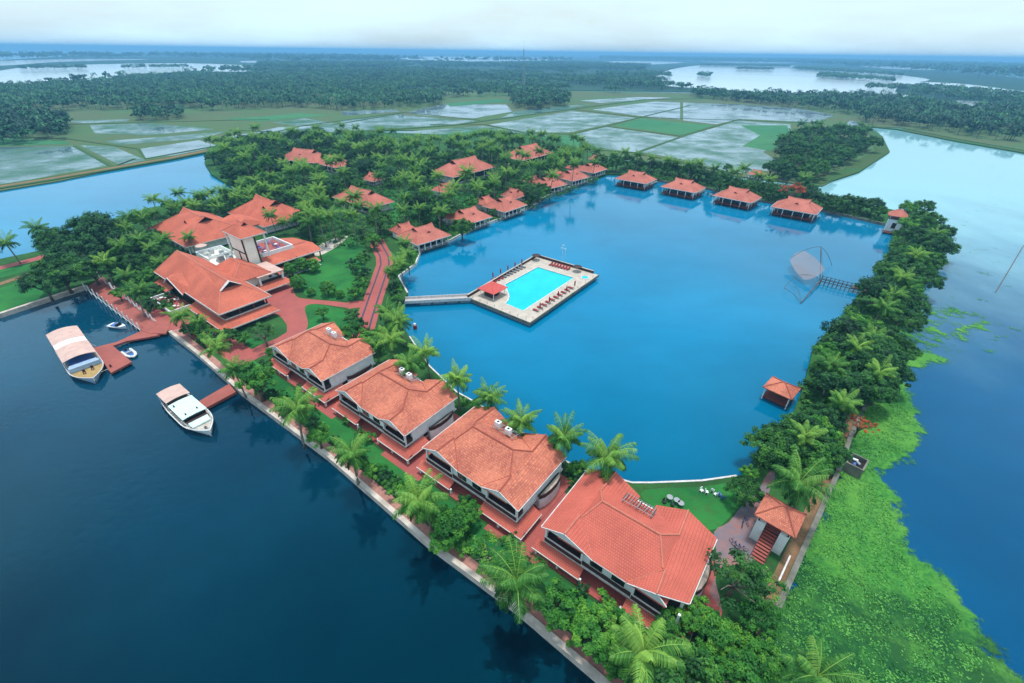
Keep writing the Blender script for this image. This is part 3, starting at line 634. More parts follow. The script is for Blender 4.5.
GC = [((305, 154), 30, 15, S, 4.6, 10, 'pale red roofed cottage at the top left, beyond the garden trees'), ((335, 160), 18, 13, 0, 4.4, 8.6, 'smaller cottage against the right end of the top left cottage'),
      ((373, 176), 9, 8, 0, 3.6, 6.6, 'tiny red roofed hut among the dark garden trees'), ((362, 194), 27, 13, 0, 4.4, 9, 'long red roof with two dark vents deep in the garden trees'),
      ((464, 164), 34, 17, 1, 5.2, 11, 'left of the two larger red roofs below the pale paddy'), ((528, 150), 32, 17, 1, 5.2, 11, 'right of the two larger red roofs below the pale paddy, hedge of trees behind'),
      ((514, 192), 9, 9, 0, 3.6, 6.4, 'small pink roof between the two groups of shore cottages'), ((596, 157), 7, 7, 0, 3.4, 5.6, 'very small pink roof beyond the last shore cottage'),
      ((757, 172), 8, 7, 0, 3.4, 5.4, 'small pink hut roof behind the lagoon cottages'), ((446, 186), 12, 9, 1, 3.6, 6.4, 'half hidden red roof among palms behind the shore cottages')]
for (pp, w_, d_, ax, ze, zr, lb) in GC:
    c = at(pp[0], pp[1], (ze + zr) / 2)
    cottage(lb, c, w_, d_, ze, zr, w_ * .5, R(52) if ax == 1 else TH + (R(15) if ax == S else 0), 'garden cottages', cols=(4, 3))

# ------------------------------------------------------------------ the lobby
LB = empty('lobby_building', S(-133.3, 39.0, 0), TH, 'large lobby building with long orange roof, white stair tower and roof terraces', 'building')
def lb(mb, name, mat, parent=None, off=True):
    o = mb.build(name, mat, parent or LB); return o
OX, OY = -133.3, 39.0
class LM(MB):     # mesh given in site coordinates, stored relative to the lobby origin
    def mesh(s, name, mat, smooth=False):
        s.v = [(x - OX, y - OY, z) for x, y, z in s.v]; return MB.mesh(s, name, mat, smooth)
r = LM(); A_ = (-153.4, 32.5, 6.0); B_ = (-113.2, 32.5, 6.0); C_ = (-113.2, 45.5, 6.0); D_ = (-153.4, 45.5, 6.0); RL = (-150.2, 39, 11.2); RM = (-136, 39, 10.6); RR = (-119.6, 39, 10.6)
gl, gr = (-119.6, 36.6, 9.0), (-119.6, 41.4, 9.0)
r.slab([A_, B_, gl, RR, RM, RL]); r.slab([C_, D_, RL, RM, RR, gr]); r.slab([B_, C_, gr, gl]); r.slab([D_, A_, RL])
mr = r.build('main_roof', 'tile_lobby', LB)
g = LM(); g.add([(-119.75, 36.8, 8.95), (-119.75, 41.2, 8.95), (-119.75, 39, 10.4)], [(0, 1, 2)]); g.build('gablet', 'dark', mr)
g = LM(); g.slab([(-119.6, 36.4, 8.95), (-118.9, 36.4, 8.95), (-118.6, 39, 10.85), (-119.6, 39, 10.85)], .15); g.slab([(-119.6, 39, 10.85), (-118.6, 39, 10.85), (-118.9, 41.6, 8.95), (-119.6, 41.6, 8.95)], .15); g.build('bargeboard', 'trim', mr)
g = LM()
g.box(-153.5, -113.1, 32.36, 32.48, 5.72, 6.03); g.box(-113.18, -113.04, 32.5, 45.6, 5.72, 6.03); g.box(-153.5, -113.1, 45.52, 45.64, 5.72, 6.03); g.build('fascia', 'trim', mr)
g = LM(); g.tube([RL, RM, RR], .18, 5); g.tube([B_, gl], .14, 5); g.tube([C_, gr], .14, 5); g.tube([A_, RL], .14, 5); g.build('ridge_cap', 'ridge_pale', mr)
# entry gable in the river slope
g = LM(); g.slab([(-144.6, 31.8, 5.6), (-144.6, 33.8, 7.0), (-140, 36.0, 8.4), (-140, 31.8, 8.2)][::-1], .14); g.slab([(-132.4, 31.8, 5.6), (-140, 31.8, 8.2), (-140, 36.0, 8.4), (-132.4, 33.8, 7.0)][::-1], .14); eg = g.build('entry_gable', 'tile_lobby', LB)
g = LM(); g.slab([(-144.7, 31.6, 5.62), (-140, 31.6, 8.26), (-140, 31.78, 8.26), (-144.7, 31.78, 5.62)], .3); g.slab([(-132.3, 31.6, 5.62), (-132.3, 31.78, 5.62), (-140, 31.78, 8.26), (-140, 31.6, 8.26)], .3); g.build('bargeboard', 'trim', eg)
g = LM(); g.add([(-144, 32.0, 5.5), (-133, 32.0, 5.5), (-140, 32.0, 7.9)], [(0, 1, 2)]); g.build('gable_screen', 'dark', eg)
b = LM(); b.box(-151.5, -117, 35.5, 44, 1, 5.8); b.build('wall', 'redwood', LB)
b = LM(); b.box(-152.4, -114.2, 33.6, 44.6, 3.3, 3.5); b.build('floor_slab', 'concrete', LB)
b = LM(); b.box(-117, -115.2, 35, 44.2, 3.5, 5.7); b.build('interior_shade_screen', 'dark', LB)
for x in np.arange(-152, -113.9, 3.78):
    b = LM(); b.box(x - .16, x + .16, 33.5, 33.82, 1, 5.8); b.build('column', 'redwood', LB)
for y in (37.5, 41, 44.4):
    b = LM(); b.box(-114.5, -114.2, y - .16, y + .16, 1, 5.8); b.build('column', 'redwood', LB)
s = LM(); s.slab([(-130.6, 31.2, 2.7), (-110.7, 31.2, 2.7), (-114, 33.6, 3.6), (-130.6, 33.6, 3.6)], .12); s.slab([(-110.7, 31.2, 2.7), (-110.7, 45.4, 2.7), (-114, 44.8, 3.6), (-114, 33.6, 3.6)], .12)
sk = s.build('skirt_roof', 'tile_lobby', LB)
f = LM(); f.box(-130.6, -110.6, 31.06, 31.17, 2.45, 2.74); f.box(-110.66, -110.55, 31.2, 45.4, 2.45, 2.74); f.box(-130.6, -114, 33.45, 33.58, 3.62, 3.9); f.box(-113.98, -113.85, 33.5, 44.8, 3.62, 3.9); f.build('fascia', 'trim', sk)
s = LM(); s.slab([(-154, 31.2, 2.7), (-144.2, 31.2, 2.7), (-144.2, 33.6, 3.6), (-154, 33.6, 3.6)], .12); s.build('skirt_roof', 'tile_lobby', LB)
# entry terrace with white parapet and red floor
b = LM(); b.box(-143.6, -131, 27.4, 32.2, 1, 2.2); b.build('terrace_block', 'redwood', LB)
b = LM(); b.box(-143.7, -143.4, 27.2, 32.2, 2.2, 3.0); b.box(-131.2, -130.9, 27.2, 32.2, 2.2, 3.0); b.box(-143.4, -131.2, 27.2, 27.5, 2.2, 3.0); b.build('terrace_parapet', 'white', LB)
b = LM(); b.box(-143.4, -131.2, 27.5, 32.2, 2.2, 2.24); b.build('terrace_floor', 'redpave', LB)
# rear wing roof
r = LM(); r.slab([(-142, 42, 6.2), (-127, 42, 6.2), (-132, 47.5, 9.4), (-138, 47.5, 9.4)]); r.slab([(-127, 42, 6.2), (-127, 53, 6.2), (-132, 47.5, 9.4)]); r.slab([(-127, 53, 6.2), (-142, 53, 6.2), (-138, 47.5, 9.4), (-132, 47.5, 9.4)]); r.slab([(-142, 53, 6.2), (-142, 42, 6.2), (-138, 47.5, 9.4)])
wr = r.build('wing_roof', 'tile_lobby', LB)
g = LM(); g.tube([(-138, 47.5, 9.43), (-132, 47.5, 9.43)], .15, 5); g.tube([(-132, 47.5, 9.43), (-127, 42, 6.25)], .13, 5); g.tube([(-132, 47.5, 9.43), (-127, 53, 6.25)], .13, 5); g.build('ridge_cap', 'ridge_pale', wr)
b = LM(); b.box(-141.5, -128.2, 43, 52.4, 1, 6.1); b.build('wing_wall', 'cream', LB)
# porte-cochere: flat pink slab over an open dark floor
b = LM(); b.box(-136, -126.2, 48.6, 56.2, 5.75, 6.05); b.build('porch_slab', 'pink', LB)
b = LM(); b.box(-135.5, -127.2, 49.5, 55.3, 3.3, 3.5); b.build('porch_floor', 'white', LB)
b = LM(); b.box(-134, -130, 50, 54, 3.5, 5.7); b.build('porch_room', 'dark', LB)
b = LM(); b.box(-127.4, -127.2, 49.4, 55.6, 3.5, 4.3); b.box(-134, -127.4, 49.4, 49.6, 3.5, 4.3); b.build('porch_rail', 'black', LB)
for x, y in ((-126.7, 49.1), (-126.7, 55.7), (-135.3, 55.7)):
    b = LM(); b.box(x - .25, x + .25, y - .25, y + .25, 1, 5.75); b.build('column', 'white', LB)
s = LM(); s.slab([(-127.2, 48.6, 3.5), (-124, 46.5, 2.7), (-124, 57.5, 2.7), (-127.2, 56.2, 3.5)], .12); s.slab([(-127.2, 48.6, 3.5), (-134, 48.6, 3.5), (-134, 46.5, 2.7), (-124, 46.5, 2.7)], .12); q = s.build('skirt_roof', 'tile_lobby', LB)
f = LM(); f.box(-123.98, -123.86, 46.4, 57.6, 2.45, 2.74); f.build('fascia', 'trim', q)
# stair tower
b = LM(); b.box(-145, -137.4, 51.6, 55.6, 1, 14.3); tw = b.build('tower', 'cream', LB)
b = LM(); b.box(-137.38, -137.2, 51.6, 52.0, 3, 13.6); b.box(-137.38, -137.2, 55.2, 55.6, 3, 13.6); b.box(-145, -137.2, 51.42, 51.58, 9.4, 9.7); b.box(-140.9, -140.5, 51.42, 51.58, 3, 9.4); b.build('dark_band', 'brown', tw)
r, g, c, f = hipgable(11.2, 7.6, 14.3, 17.2, 3.2, .14)
q = r.build('tower_roof', 'tile_lobby', LB); q.location = (-142 - OX, 55 - OY, 0); g.build('gablet', 'dark', q); c.build('ridge_cap', 'ridge_pale', q); f.build('fascia', 'trim', q)
for x, y in ((-147, 51.8), (-147, 58.2), (-137, 58.2)):
    b = LM(); b.box(x - .2, x + .2, y - .2, y + .2, 7, 14.3); b.build('column', 'white', LB)
# right roof terrace
b = LM(); b.box(-151, -139, 57, 67, 1, 6.4); b.build('terrace_block', 'cream', LB)
b = LM(); b.box(-139.4, -139, 57, 67, 6.4, 7.5); b.box(-151, -150.6, 57, 67, 6.4, 7.5); b.box(-150.6, -139.4, 66.6, 67, 6.4, 7.5); b.box(-150.6, -139.4, 57, 57.3, 6.4, 7.3); b.build('terrace_parapet', 'white', LB)
b = LM(); b.box(-150.6, -139.4, 57.3, 66.6, 6.4, 6.44); b.build('terrace_floor', 'redpave', LB)
s = LM(); s.slab([(-139, 55.8, 6.3), (-134.2, 55.8, 5.0), (-134.2, 73.6, 5.0), (-139, 73.6, 6.3)], .14); s.slab([(-151, 67.1, 6.6), (-139, 67.1, 6.3), (-139, 73.6, 6.3), (-151, 73.6, 5.2)], .14)
q = s.build('side_roof', 'tile_lobby', LB); f = LM(); f.box(-134.18, -134.04, 55.8, 73.7, 4.7, 5.03); f.build('fascia', 'trim', q)
b = LM(); b.box(-149, -137.6, 67, 72.6, 1, 5.6); b.box(-139, -137.6, 57, 67, 1, 5.6); b.build('rear_wall', 'redwood', LB)
b = LM(); b.box(-137.5, -137.3, 57, 72, 3.4, 5.2); b.build('interior_shade_screen', 'dark', LB)
for y in (57, 61, 65, 69, 73):
    b = LM(); b.box(-134.8, -134.5, y - .15, y + .15, 1, 5.2); b.build('column', 'redwood', LB)
s = LM(); s.slab([(-134.6, 57, 3.4), (-131.6, 57, 2.7), (-131.6, 71, 2.7), (-134.6, 71, 3.4)], .12); q = s.build('skirt_roof', 'tile_lobby', LB); f = LM(); f.box(-131.58, -131.45, 57, 71, 2.45, 2.74); f.build('fascia', 'trim', q)
b = LM(); b.box(-137.4, -131.8, 57, 71, 1, 1.2); b.build('plinth', 'white', LB)
# left roof terrace with stairs and pipes
b = LM(); b.box(-159, -145.4, 45.8, 53.4, 1, 5.4); b.build('terrace_block', 'cream', LB)
b = LM(); b.box(-159, -158.7, 45.8, 53.4, 5.4, 6.5); b.box(-158.7, -145.4, 53.1, 53.4, 5.4, 6.5); b.box(-158.7, -150, 45.8, 46.1, 5.4, 6.5); b.box(-152, -151.8, 46.1, 53.1, 5.4, 6.4); b.build('terrace_parapet', 'white', LB)
b = LM()
for k in range(10): b.box(-149.5 + k * .32, -149.18 + k * .32, 47.4, 49.0, 5.4, 5.6 + k * .22)
b.build('roof_stair', 'grey', LB)
for k, (x, y, sx, sy, h) in enumerate(((-156.8, 49.5, 1.4, 1.1, 1.3), (-154.2, 51.4, 1.2, 1.2, 1.1), (-155, 48, 1.0, .9, 1.0), (-150, 51.2, 1.3, 1.0, 1.4), (-147.4, 51, 1.1, 1.3, 1.2), (-144.6, 49.5, 1.5, 1.2, 1.5))):
    b = LM(); b.box(x - sx / 2, x + sx / 2, y - sy / 2, y + sy / 2, 5.4, 5.4 + h); b.build('cooling_unit', 'grey' if k % 2 else 'steel', LB)
b = LM()
for k in range(4): b.tube([(-158, 47 + k * 1.5, 6.2), (-146, 47 + k * 1.5, 6.6 + k * .1)], .07, 4)
b.build('pipe', 'steel', LB)
# terrace furniture: top-level things
def parasol(label, p, z, r=1.7, h=2.5, mat='pink', group=None, closed=False):
    e = empty('parasol', Vector((p[0], p[1], z)), 0, label, 'parasol', group)
    MB().cyl(0, 0, 0, h, .05, 6).build('pole', 'white', e)
    c = MB()
    if closed: c.tube([(0, 0, h * .35), (0, 0, h * .8), (0, 0, h + .1)], [.16, .22, .03], 8)
    else: c.tube([(0, 0, h - .5), (0, 0, h - .05), (0, 0, h + .1)], [r, r * .25, .03], 8)
    c.build('canopy', mat, e); return e
parasol('pink parasol on the white roof terrace left of the stair tower', S(-157.2, 47.4), 5.4, 1.7, 3.6)

def dining_set(label, p, z, rz, mat, group, cat='table set'):
    e = empty('dining_table', Vector((p[0], p[1], z)), rz, label, 'table', group)
    MB().cyl(0, 0, .70, .75, .5, 10).build('tabletop', mat, e); MB().cyl(0, 0, 0, .7, .06, 6).build('leg', 'black', e); return e
def chair(label, p, z, rz, mat, group, name='chair'):
    e = empty(name, Vector((p[0], p[1], z)), rz, label, 'chair', group)
    MB().box(-.24, .24, -.24, .24, .42, .48).build('seat', mat, e); MB().box(-.24, .24, .2, .26, .5, .95).build('backrest', mat, e)
    for x in (-.2, .2):
        for y in (-.2, .22): MB().box(x - .03, x + .03, y - .03, y + .03, 0, .42).build('leg', mat, e)
    return e
k = 0
for (u, v) in ((-148.6, 59.4), (-145.2, 59.6), (-141.6, 59.2), (-148.2, 63.6), (-144.6, 64.2), (-141.2, 63.4)):
    dining_set('round table on the red roof terrace right of the stair tower', S(u, v), 6.44, 0, 'blue' if k % 2 else 'white', 'tables on the right roof terrace')
    for a in (0.3, 2.4, 4.4):
        chair('blue chair at a table on the red roof terrace right of the tower', S(u, v) + Vector((math.cos(a), math.sin(a), 0)) * .95, 6.44, a - math.pi / 2, 'blue', 'chairs on the right roof terrace')
    k += 1
for (u, v) in ((-141.4, 29), (-137.6, 30.6), (-133.6, 29.2)):
    dining_set('small table on the entry terrace with white parapet facing the river', S(u, v), 2.24, 0, 'white', 'tables on the entry terrace')
    for a in (0.8, 3.6): chair('chair on the small entry terrace facing the river', S(u, v) + Vector((math.cos(a), math.sin(a), 0)) * .9, 2.24, a - math.pi / 2, 'white', 'chairs on the entry terrace')

# halls behind the lobby
def hall(label, uc, vc, w_, d_, ze, zr, rl, rz=0, vents=()):
    e = empty('hall', S(uc, vc, 0), TH + rz, label, 'building')
    r, g, c, f = hipgable(w_, d_, ze, zr, rl, .12, .8, 1.0)
    q = r.build('roof', 'tile_lobby', e); g.build('gablet', 'dark', q); c.build('ridge_cap', 'ridge_pale', q); f.build('fascia', 'trim', q)
    b = MB(); b.box(-w_ / 2 + 2, w_ / 2 - 2, -d_ / 2 + 2, d_ / 2 - 2, 1, ze - .05); b.build('wall', 'white', e)
    for x in vents:
        dm, dg = dormer(-d_ / 2 * .40, ze + (zr - ze) * .62, x, 1.9, 1.4, 2.2); q = dm.build('dormer_roof', 'tile_lobby', e); dg.build('dormer_vent', 'dark', q)
    for i in range(8):
        x = -w_ / 2 + 1 + (w_ - 2) * i / 7; b = MB(); b.box(x - .15, x + .15, -d_ / 2 + .9, -d_ / 2 + 1.2, 1, ze - .1); b.build('column', 'white', e)
    return e
hall('wide red roofed hall behind the lobby with a dark roof vent, left one', -188, 58.5, 31, 22, 4.2, 9.8, 16, 0, (2,))
hall('red roofed hall behind the stair tower, right one beside dark trees', -186.5, 84.0, 28, 20, 4.2, 10, 13, 0, (5,))
b = MB(); e = empty('link_building', S(-183, 70.5, 0), TH, 'low red roofed link between the two halls behind the lobby', 'building')
MB().slab([(-7, -7, 4.6), (7, -7, 4.6), (5, 0, 7.0), (-5, 0, 7.0)]).slab([(7, 7, 4.6), (-7, 7, 4.6), (-5, 0, 7.0), (5, 0, 7.0)]).slab([(7, -7, 4.6), (7, 7, 4.6), (5, 0, 7)]).slab([(-7, 7, 4.6), (-7, -7, 4.6), (-5, 0, 7)]).build('roof', 'tile_lobby', e)
MB().box(-6, 6, -6, 6, 1, 4.5).build('wall', 'white', e)

# ------------------------------------------------------------------ pool island
D0 = Vector((-12.6, 113.6)); D1 = Vector((4.4, 100.1)); D3 = Vector((7.5, 144.5))
du = (D1 - D0).normalized(); dv = Vector((-du.y, du.x)); LU, LV = 22.4, 37.0
PI_ = empty('pool_island', Vector((D0.x, D0.y, 0)), math.atan2(du.y, du.x), 'cream stone sun deck with a turquoise swimming pool, standing in the lagoon', 'pool deck')
def D(u, v, z=0): p = D0 + du * u + dv * v; return Vector((p.x, p.y, z))
DZ = math.atan2(du.y, du.x)
def DI(px_, py_, z=1.5):
    p = at(px_, py_, z); q = Vector((p.x, p.y)) - D0; return (q.dot(du), q.dot(dv))
kc = Vector((4.3, 5.7)); arc = [(10.4, 3.9), (9.7, 5.9), (8.7, 7.6), (7.3, 9.1), (5.9, 10.3), (4.2, 11.7), (2.5, 13.3)]
pool = arc + [(2.4, 30.2), (15.9, 30.7), (16.8, 3.9)]
def ringplate(outerp, innerp, z0, z1, name, mat, parent):
    bm = bmesh.new()
    def loop(pts):
        vs = [bm.verts.new((p[0], p[1], z1)) for p in pts]; return [bm.edges.new((vs[i], vs[(i + 1) % len(vs)])) for i in range(len(vs))]
    es = loop(outerp) + loop(innerp); bmesh.ops.triangle_fill(bm, use_beauty=True, edges=es)
    for f in bm.faces:
        f.normal_update()
        if f.normal.z < 0: f.normal_flip()
    r = bmesh.ops.extrude_edge_only(bm, edges=[e for e in bm.edges if len(e.link_faces) == 1])
    for v in [g for g in r['geom'] if isinstance(g, bmesh.types.BMVert)]: v.co.z = z0
    me = bpy.data.meshes.new(name); bm.to_mesh(me); bm.free(); me.materials.append(M[mat]); o = bpy.data.objects.new(name, me); COL.objects.link(o); o.parent = parent; return o
OUT = [(0, 0), (21.9, 0), (20.6, 37.5), (-3.0, 36.8)]; OIN = [(.5, .5), (21.3, .5), (20.1, 37), (-2.5, 36.3)]
ringplate(OUT, pool, .95, 1.5, 'deck_floor', 'deckstone', PI_)
b = MB(); b.prism(OIN, -2, .94); b.build('base_wall', 'grey', PI_)
b = MB(); band(b, [(-.04, -.1), (22.0, -.1), (20.72, 37.5)], .24, 1.0, 1.62); b.build('edge_kerb', 'concrete', PI_)
b = MB(); band(b, [(-.1, 0), (-3.1, 36.9), (18.8, 37.5)], .3, 1.0, 2.3); b.build('back_wall', 'brown', PI_)
b = MB(); band(b, [(-.1, 0), (-3.1, 36.9), (18.8, 37.5)], .42, 2.304, 2.42); b.build('coping', 'deckstone', PI_)
b = MB(); b.add([(p[0], p[1], 1.36) for p in pool], [tuple(range(len(pool)))]); o = b.build('pool_water', 'poolw', PI_)
if o.data.polygons[0].normal.z < 0: o.data.flip_normals()
b = MB(); band(b, pool + [pool[0]], .35, 1.52, 1.56); b.build('pool_coping', 'trim', PI_)
b = MB(); scx, scy = DI(585, 277.5); cc = [(scx + 1.2 * math.cos(t), scy + 1.2 * math.sin(t)) for t in np.linspace(0, 2 * math.pi, 17)[:-1]]; b.add([(p[0], p[1], 1.53) for p in cc], [tuple(range(16))]); b.build('small_pool', 'poolw', PI_)
b = MB(); band(b, cc + [cc[0]], .25, 1.52, 1.6); b.build('pool_coping', 'trim', PI_)
for k in range(8):
    for u, v in (((k + .5) * 21.5 / 8, .6), (21.2 - .13 * (k + .5), (k + .5) * LV / 8)):
        b = MB(); b.cyl(u, v, 1.5, 2.2, .05, 5); b.build('light_post', 'black', PI_)
# kiosk
KK = empty('bar_kiosk', D(4.3, 5.7, 1.5), DZ, 'poolside bar kiosk with bright red four-sided roof', 'kiosk')
r = MB(); hs = 3.1; ap = (0, 0, 4.3)
for a, b2 in (((-hs, -hs), (hs, -hs)), ((hs, -hs), (hs, hs)), ((hs, hs), (-hs, hs)), ((-hs, hs), (-hs, -hs))): r.slab([(*a, 2.3), (*b2, 2.3), ap], .12)
r.build('roof', plain('bright_red_roof', (.62, .10, .085), .7, (.52, .08, .07)), KK)
for x in (-2.4, 2.4):
    for y in (-2.4, 2.4): MB().cyl(x, y, 0, 2.35, .1, 6).build('post', 'white', KK)
MB().box(-1.7, 1.7, -1.7, -1.2, 0, 1.1).box(-1.7, -1.2, -1.2, 1.7, 0, 1.1).build('counter', 'brown', KK)
MB().box(-.8, 1.2, .2, 1.4, 0, 1.8).build('cabinet', 'black', KK)
def lounger(label, p, rz, mat, group):
    e = empty('sun_lounger', p, rz, label, 'sun lounger', group)
    MB().box(-.35, .35, -.95, .35, .28, .38).build('seat', mat, e); MB().slab([(-.35, .35, .38), (.35, .35, .38), (.35, .95, .8), (-.35, .95, .8)], .1).build('backrest', mat, e)
    for x in (-.3, .3):
        for y in (-.8, .5): MB().box(x - .04, x + .04, y - .04, y + .04, 0, .28).build('leg', 'brown', e)
    return e
M['redcloth'] = plain('dark_red_cloth', (.30, .03, .035), .8); M['greycloth'] = plain('grey_cloth', (.16, .17, .19), .8)
def lrow(n, f, mat, lab, glab, rz, umb):
    pr = None
    for i in range(n):
        p, = (f(i),)
        if pr is None: pr = lounger(lab, D(*p, 1.5), rz, mat, glab)
        else: c = copy_tree(pr); c.location = D(*p, 1.5)
def ln(a, b_, n): return lambda i: (a[0] + (b_[0] - a[0]) * i / (n - 1), a[1] + (b_[1] - a[1]) * i / (n - 1))
n0, n1 = DI(536, 311), DI(571, 288.5); g0, g1 = DI(504, 277), DI(523, 267.5); r0_, r1_ = DI(494, 281.5), DI(501, 278.5); f0, f1 = DI(551, 265), DI(568.5, 269.5)
lrow(10, ln(n0, n1, 10), 'redcloth', 'dark red sun lounger in the row on the near long side of the pool', 'sun loungers on the near long side of the pool', DZ - R(90), 0)
lrow(7, ln(g0, g1, 7), 'greycloth', 'grey sun lounger in the row on the far long side of the pool', 'grey sun loungers on the far long side of the pool', DZ + R(90), 0)
lrow(3, ln(r0_, r1_, 3), 'redcloth', 'dark red sun lounger beside the grey ones behind the kiosk', 'red sun loungers behind the kiosk', DZ + R(90), 0)
lrow(7, ln(f0, f1, 7), 'redcloth', 'dark red sun lounger in the row on the short far end of the pool', 'sun loungers on the far end of the pool', DZ, 0)
for i in range(5): p_ = ln(n0, n1, 5)(i); parasol('closed dark red parasol between loungers on the near long side of the pool', D(p_[0] + .7, p_[1] + .8), 1.5, mat='redcloth', group='closed parasols on the near side of the pool', closed=True)
for i in range(5): p_ = ln(r0_, g1, 5)(i); parasol('closed red parasol between loungers on the far long side of the pool', D(p_[0] - 1.1, p_[1] + .8), 1.5, mat='redcloth', group='closed parasols on the far side of the pool', closed=True)
parasol('open dark parasol on the far left corner of the pool deck', D(*DI(536, 260)), 1.5, 1.5, 2.2, 'brown'); parasol('open dark parasol at the far right end of the pool deck', D(*DI(577, 271.5)), 1.5, 1.5, 2.2, 'brown')
LG = empty('lifeguard_mast', D(*DI(562, 261.5), 1.5), DZ, 'thin white mast with crossbars at the far end of the pool deck', 'mast')
MB().cyl(0, 0, 0, 6.0, .06, 6).cyl(1.0, 0, 0, 5.2, .05, 6).build('pole', 'white', LG); MB().box(-.8, 1.4, -.03, .03, 4.6, 4.68).box(-.6, .7, -.03, .03, 5.6, 5.68).build('crossbar', 'white', LG)
# footbridge to the island
BA = at(405, 301, 1.3); BB = D(.6, 1.0, 0)
FB = empty('pool_footbridge', Vector((BA.x, BA.y, 0)), 0, 'narrow grey footbridge from the shore to the pool deck', 'footbridge')
BBl = BB - BA
MB().obox((0, 0), (BBl.x, BBl.y), 2.4, 1.0, 1.3).build('walkway', 'bridge', FB)
dn = Vector((BBl.x, BBl.y)).normalized(); nn = Vector((-dn.y, dn.x))
for s_ in (-1, 1):
    a = nn * 1.25 * s_; b = Vector((BBl.x, BBl.y)) + a
    MB().obox(a, b, .14, 1.1, 1.95).build('side_rail', 'trim', FB)
for k in range(1, 5):
    p = Vector((BBl.x, BBl.y)) * k / 5; MB().cyl(p.x, p.y, -1.5, 1.0, .3, 8).build('pier', 'concrete', FB)

# ------------------------------------------------------------------ Chinese fishing net
NB = at(821, 281, .8); NE_ = at(872, 293, 1.0)
NETE = empty('fishing_net', Vector((NB.x, NB.y, 0)), 0, 'lift fishing net of bowed poles with brown netting on a wooden jetty in the lagoon', 'fishing net')
top = at(822, 247, 0) ; 
def nl(v): return (v[0] - NB.x, v[1] - NB.y, v[2])
MB().tube([(0, 0, 0), nl(at(821, 246.5, 8.0))], [.15, .09], 6).build('mast', 'bamboo', NETE)
low = at(801, 303, .3); lo = nl(low)
m_ = MB(); m_.tube([(0, 0, 1.0), (lo[0] * .5, lo[1] * .5, 1.2), lo], [.18, .14, .1], 6); m_.build('boom', 'bamboo', NETE)
far1 = nl(at(784, 288, 1.2)); far2 = nl(at(791, 258, 3.5)); tpp = nl(at(821, 247, 8.0)); topm = tuple(tpp); near_ = nl(at(795, 272, 3.0)); rr_ = nl(at(832, 266, .4))
def arcp(a, b, sag, n=8):
    a = Vector(a); b = Vector(b); return [a.lerp(b, i / n) + Vector((0, 0, sag * 4 * (i / n) * (1 - i / n))) for i in range(n + 1)]
for a, b2, sg in ((topm, far2, 1.2), (lo, far1, .5), (lo, nl(at(795, 286, .6)), .8), (far1, nl(at(799, 275, 2.0)), .6), ((0, 0, 1), nl(at(799, 275, 2.0)), .8), (topm, rr_, .8), (topm, (0.4, .2, 1.2), .3)):
    MB().tube(arcp(a, b2, sg), .06, 5).build('bowed_pole', 'bamboo', NETE)
NETM, t, b = newmat('brown_netting'); b.inputs['Base Color'].default_value = (.27, .22, .22, 1); b.inputs['Roughness'].default_value = .9
tp = N(t, 'ShaderNodeBsdfTransparent'); ms = N(t, 'ShaderNodeMixShader'); ms.inputs[0].default_value = .55; t.links.new(tp.outputs[0], ms.inputs[1]); t.links.new(b.outputs[0], ms.inputs[2]); t.links.new(ms.outputs[0], t.nodes['Material Output'].inputs[0])
# netting: sagging sheet between boom foot and raised frame
cA = Vector(nl(at(787, 259, 3.0))); cB = Vector(nl(at(804, 248, 5.0))); cC = Vector(nl(at(829, 270, 4.6))); cD = Vector(nl(at(804, 283, 1.2)))
nv, nf = [], []; K = 12
for i in range(K + 1):
    for j in range(K + 1):
        a_, b_ = 2 * i / K - 1, 2 * j / K - 1; x_ = a_ * math.sqrt(1 - b_ * b_ * .32); y_ = b_ * math.sqrt(1 - a_ * a_ * .32); s_, t_ = (x_ + 1) / 2, (y_ + 1) / 2
        p = (cA.lerp(cB, s_)).lerp(cD.lerp(cC, s_), t_); nv.append((p.x, p.y, p.z - 1.3 * 16 * s_ * (1 - s_) * t_ * (1 - t_) * .6))
for i in range(K):
    for j in range(K): nf.append((i * (K + 1) + j, (i + 1) * (K + 1) + j, (i + 1) * (K + 1) + j + 1, i * (K + 1) + j + 1))
q = MB(); q.add(nv, nf); q.build('netting', NETM, NETE, True)
jd = Vector((NE_.x - NB.x, NE_.y - NB.y)); jl = jd.length; jn = jd.normalized(); jo = Vector((-jn.y, jn.x))
JT = empty('net_jetty', Vector((NB.x, NB.y, 0)), 0, 'rickety wooden jetty carrying the fishing net', 'jetty')
for s_ in (-.9, .9): MB().tube([(*(jo * s_), 1.1), (*(jd + jo * s_), 1.1)], .12, 5).build('rail', 'bamboo', JT); MB().tube([(*(jo * s_), 2.1), (*(jd + jo * s_), 2.1)], .08, 5).build('rail', 'bamboo', JT)
for k in range(13):
    p = jd * k / 12
    MB().tube([(*(p - jo * 1.4), 1.15), (*(p + jo * 1.4), 1.15)], .09, 5).build('cross_pole', 'bamboo', JT)
    for s_ in (-.95, .95): MB().tube([(*(p + jo * s_), -1.5), (*(p + jo * s_), 2.3)], .09, 5).build('post', 'bamboo', JT)
MB().obox(jd * .6, jd * 1.2, 1.6, 1.2, 1.45).build('planking', 'bamboo', JT)

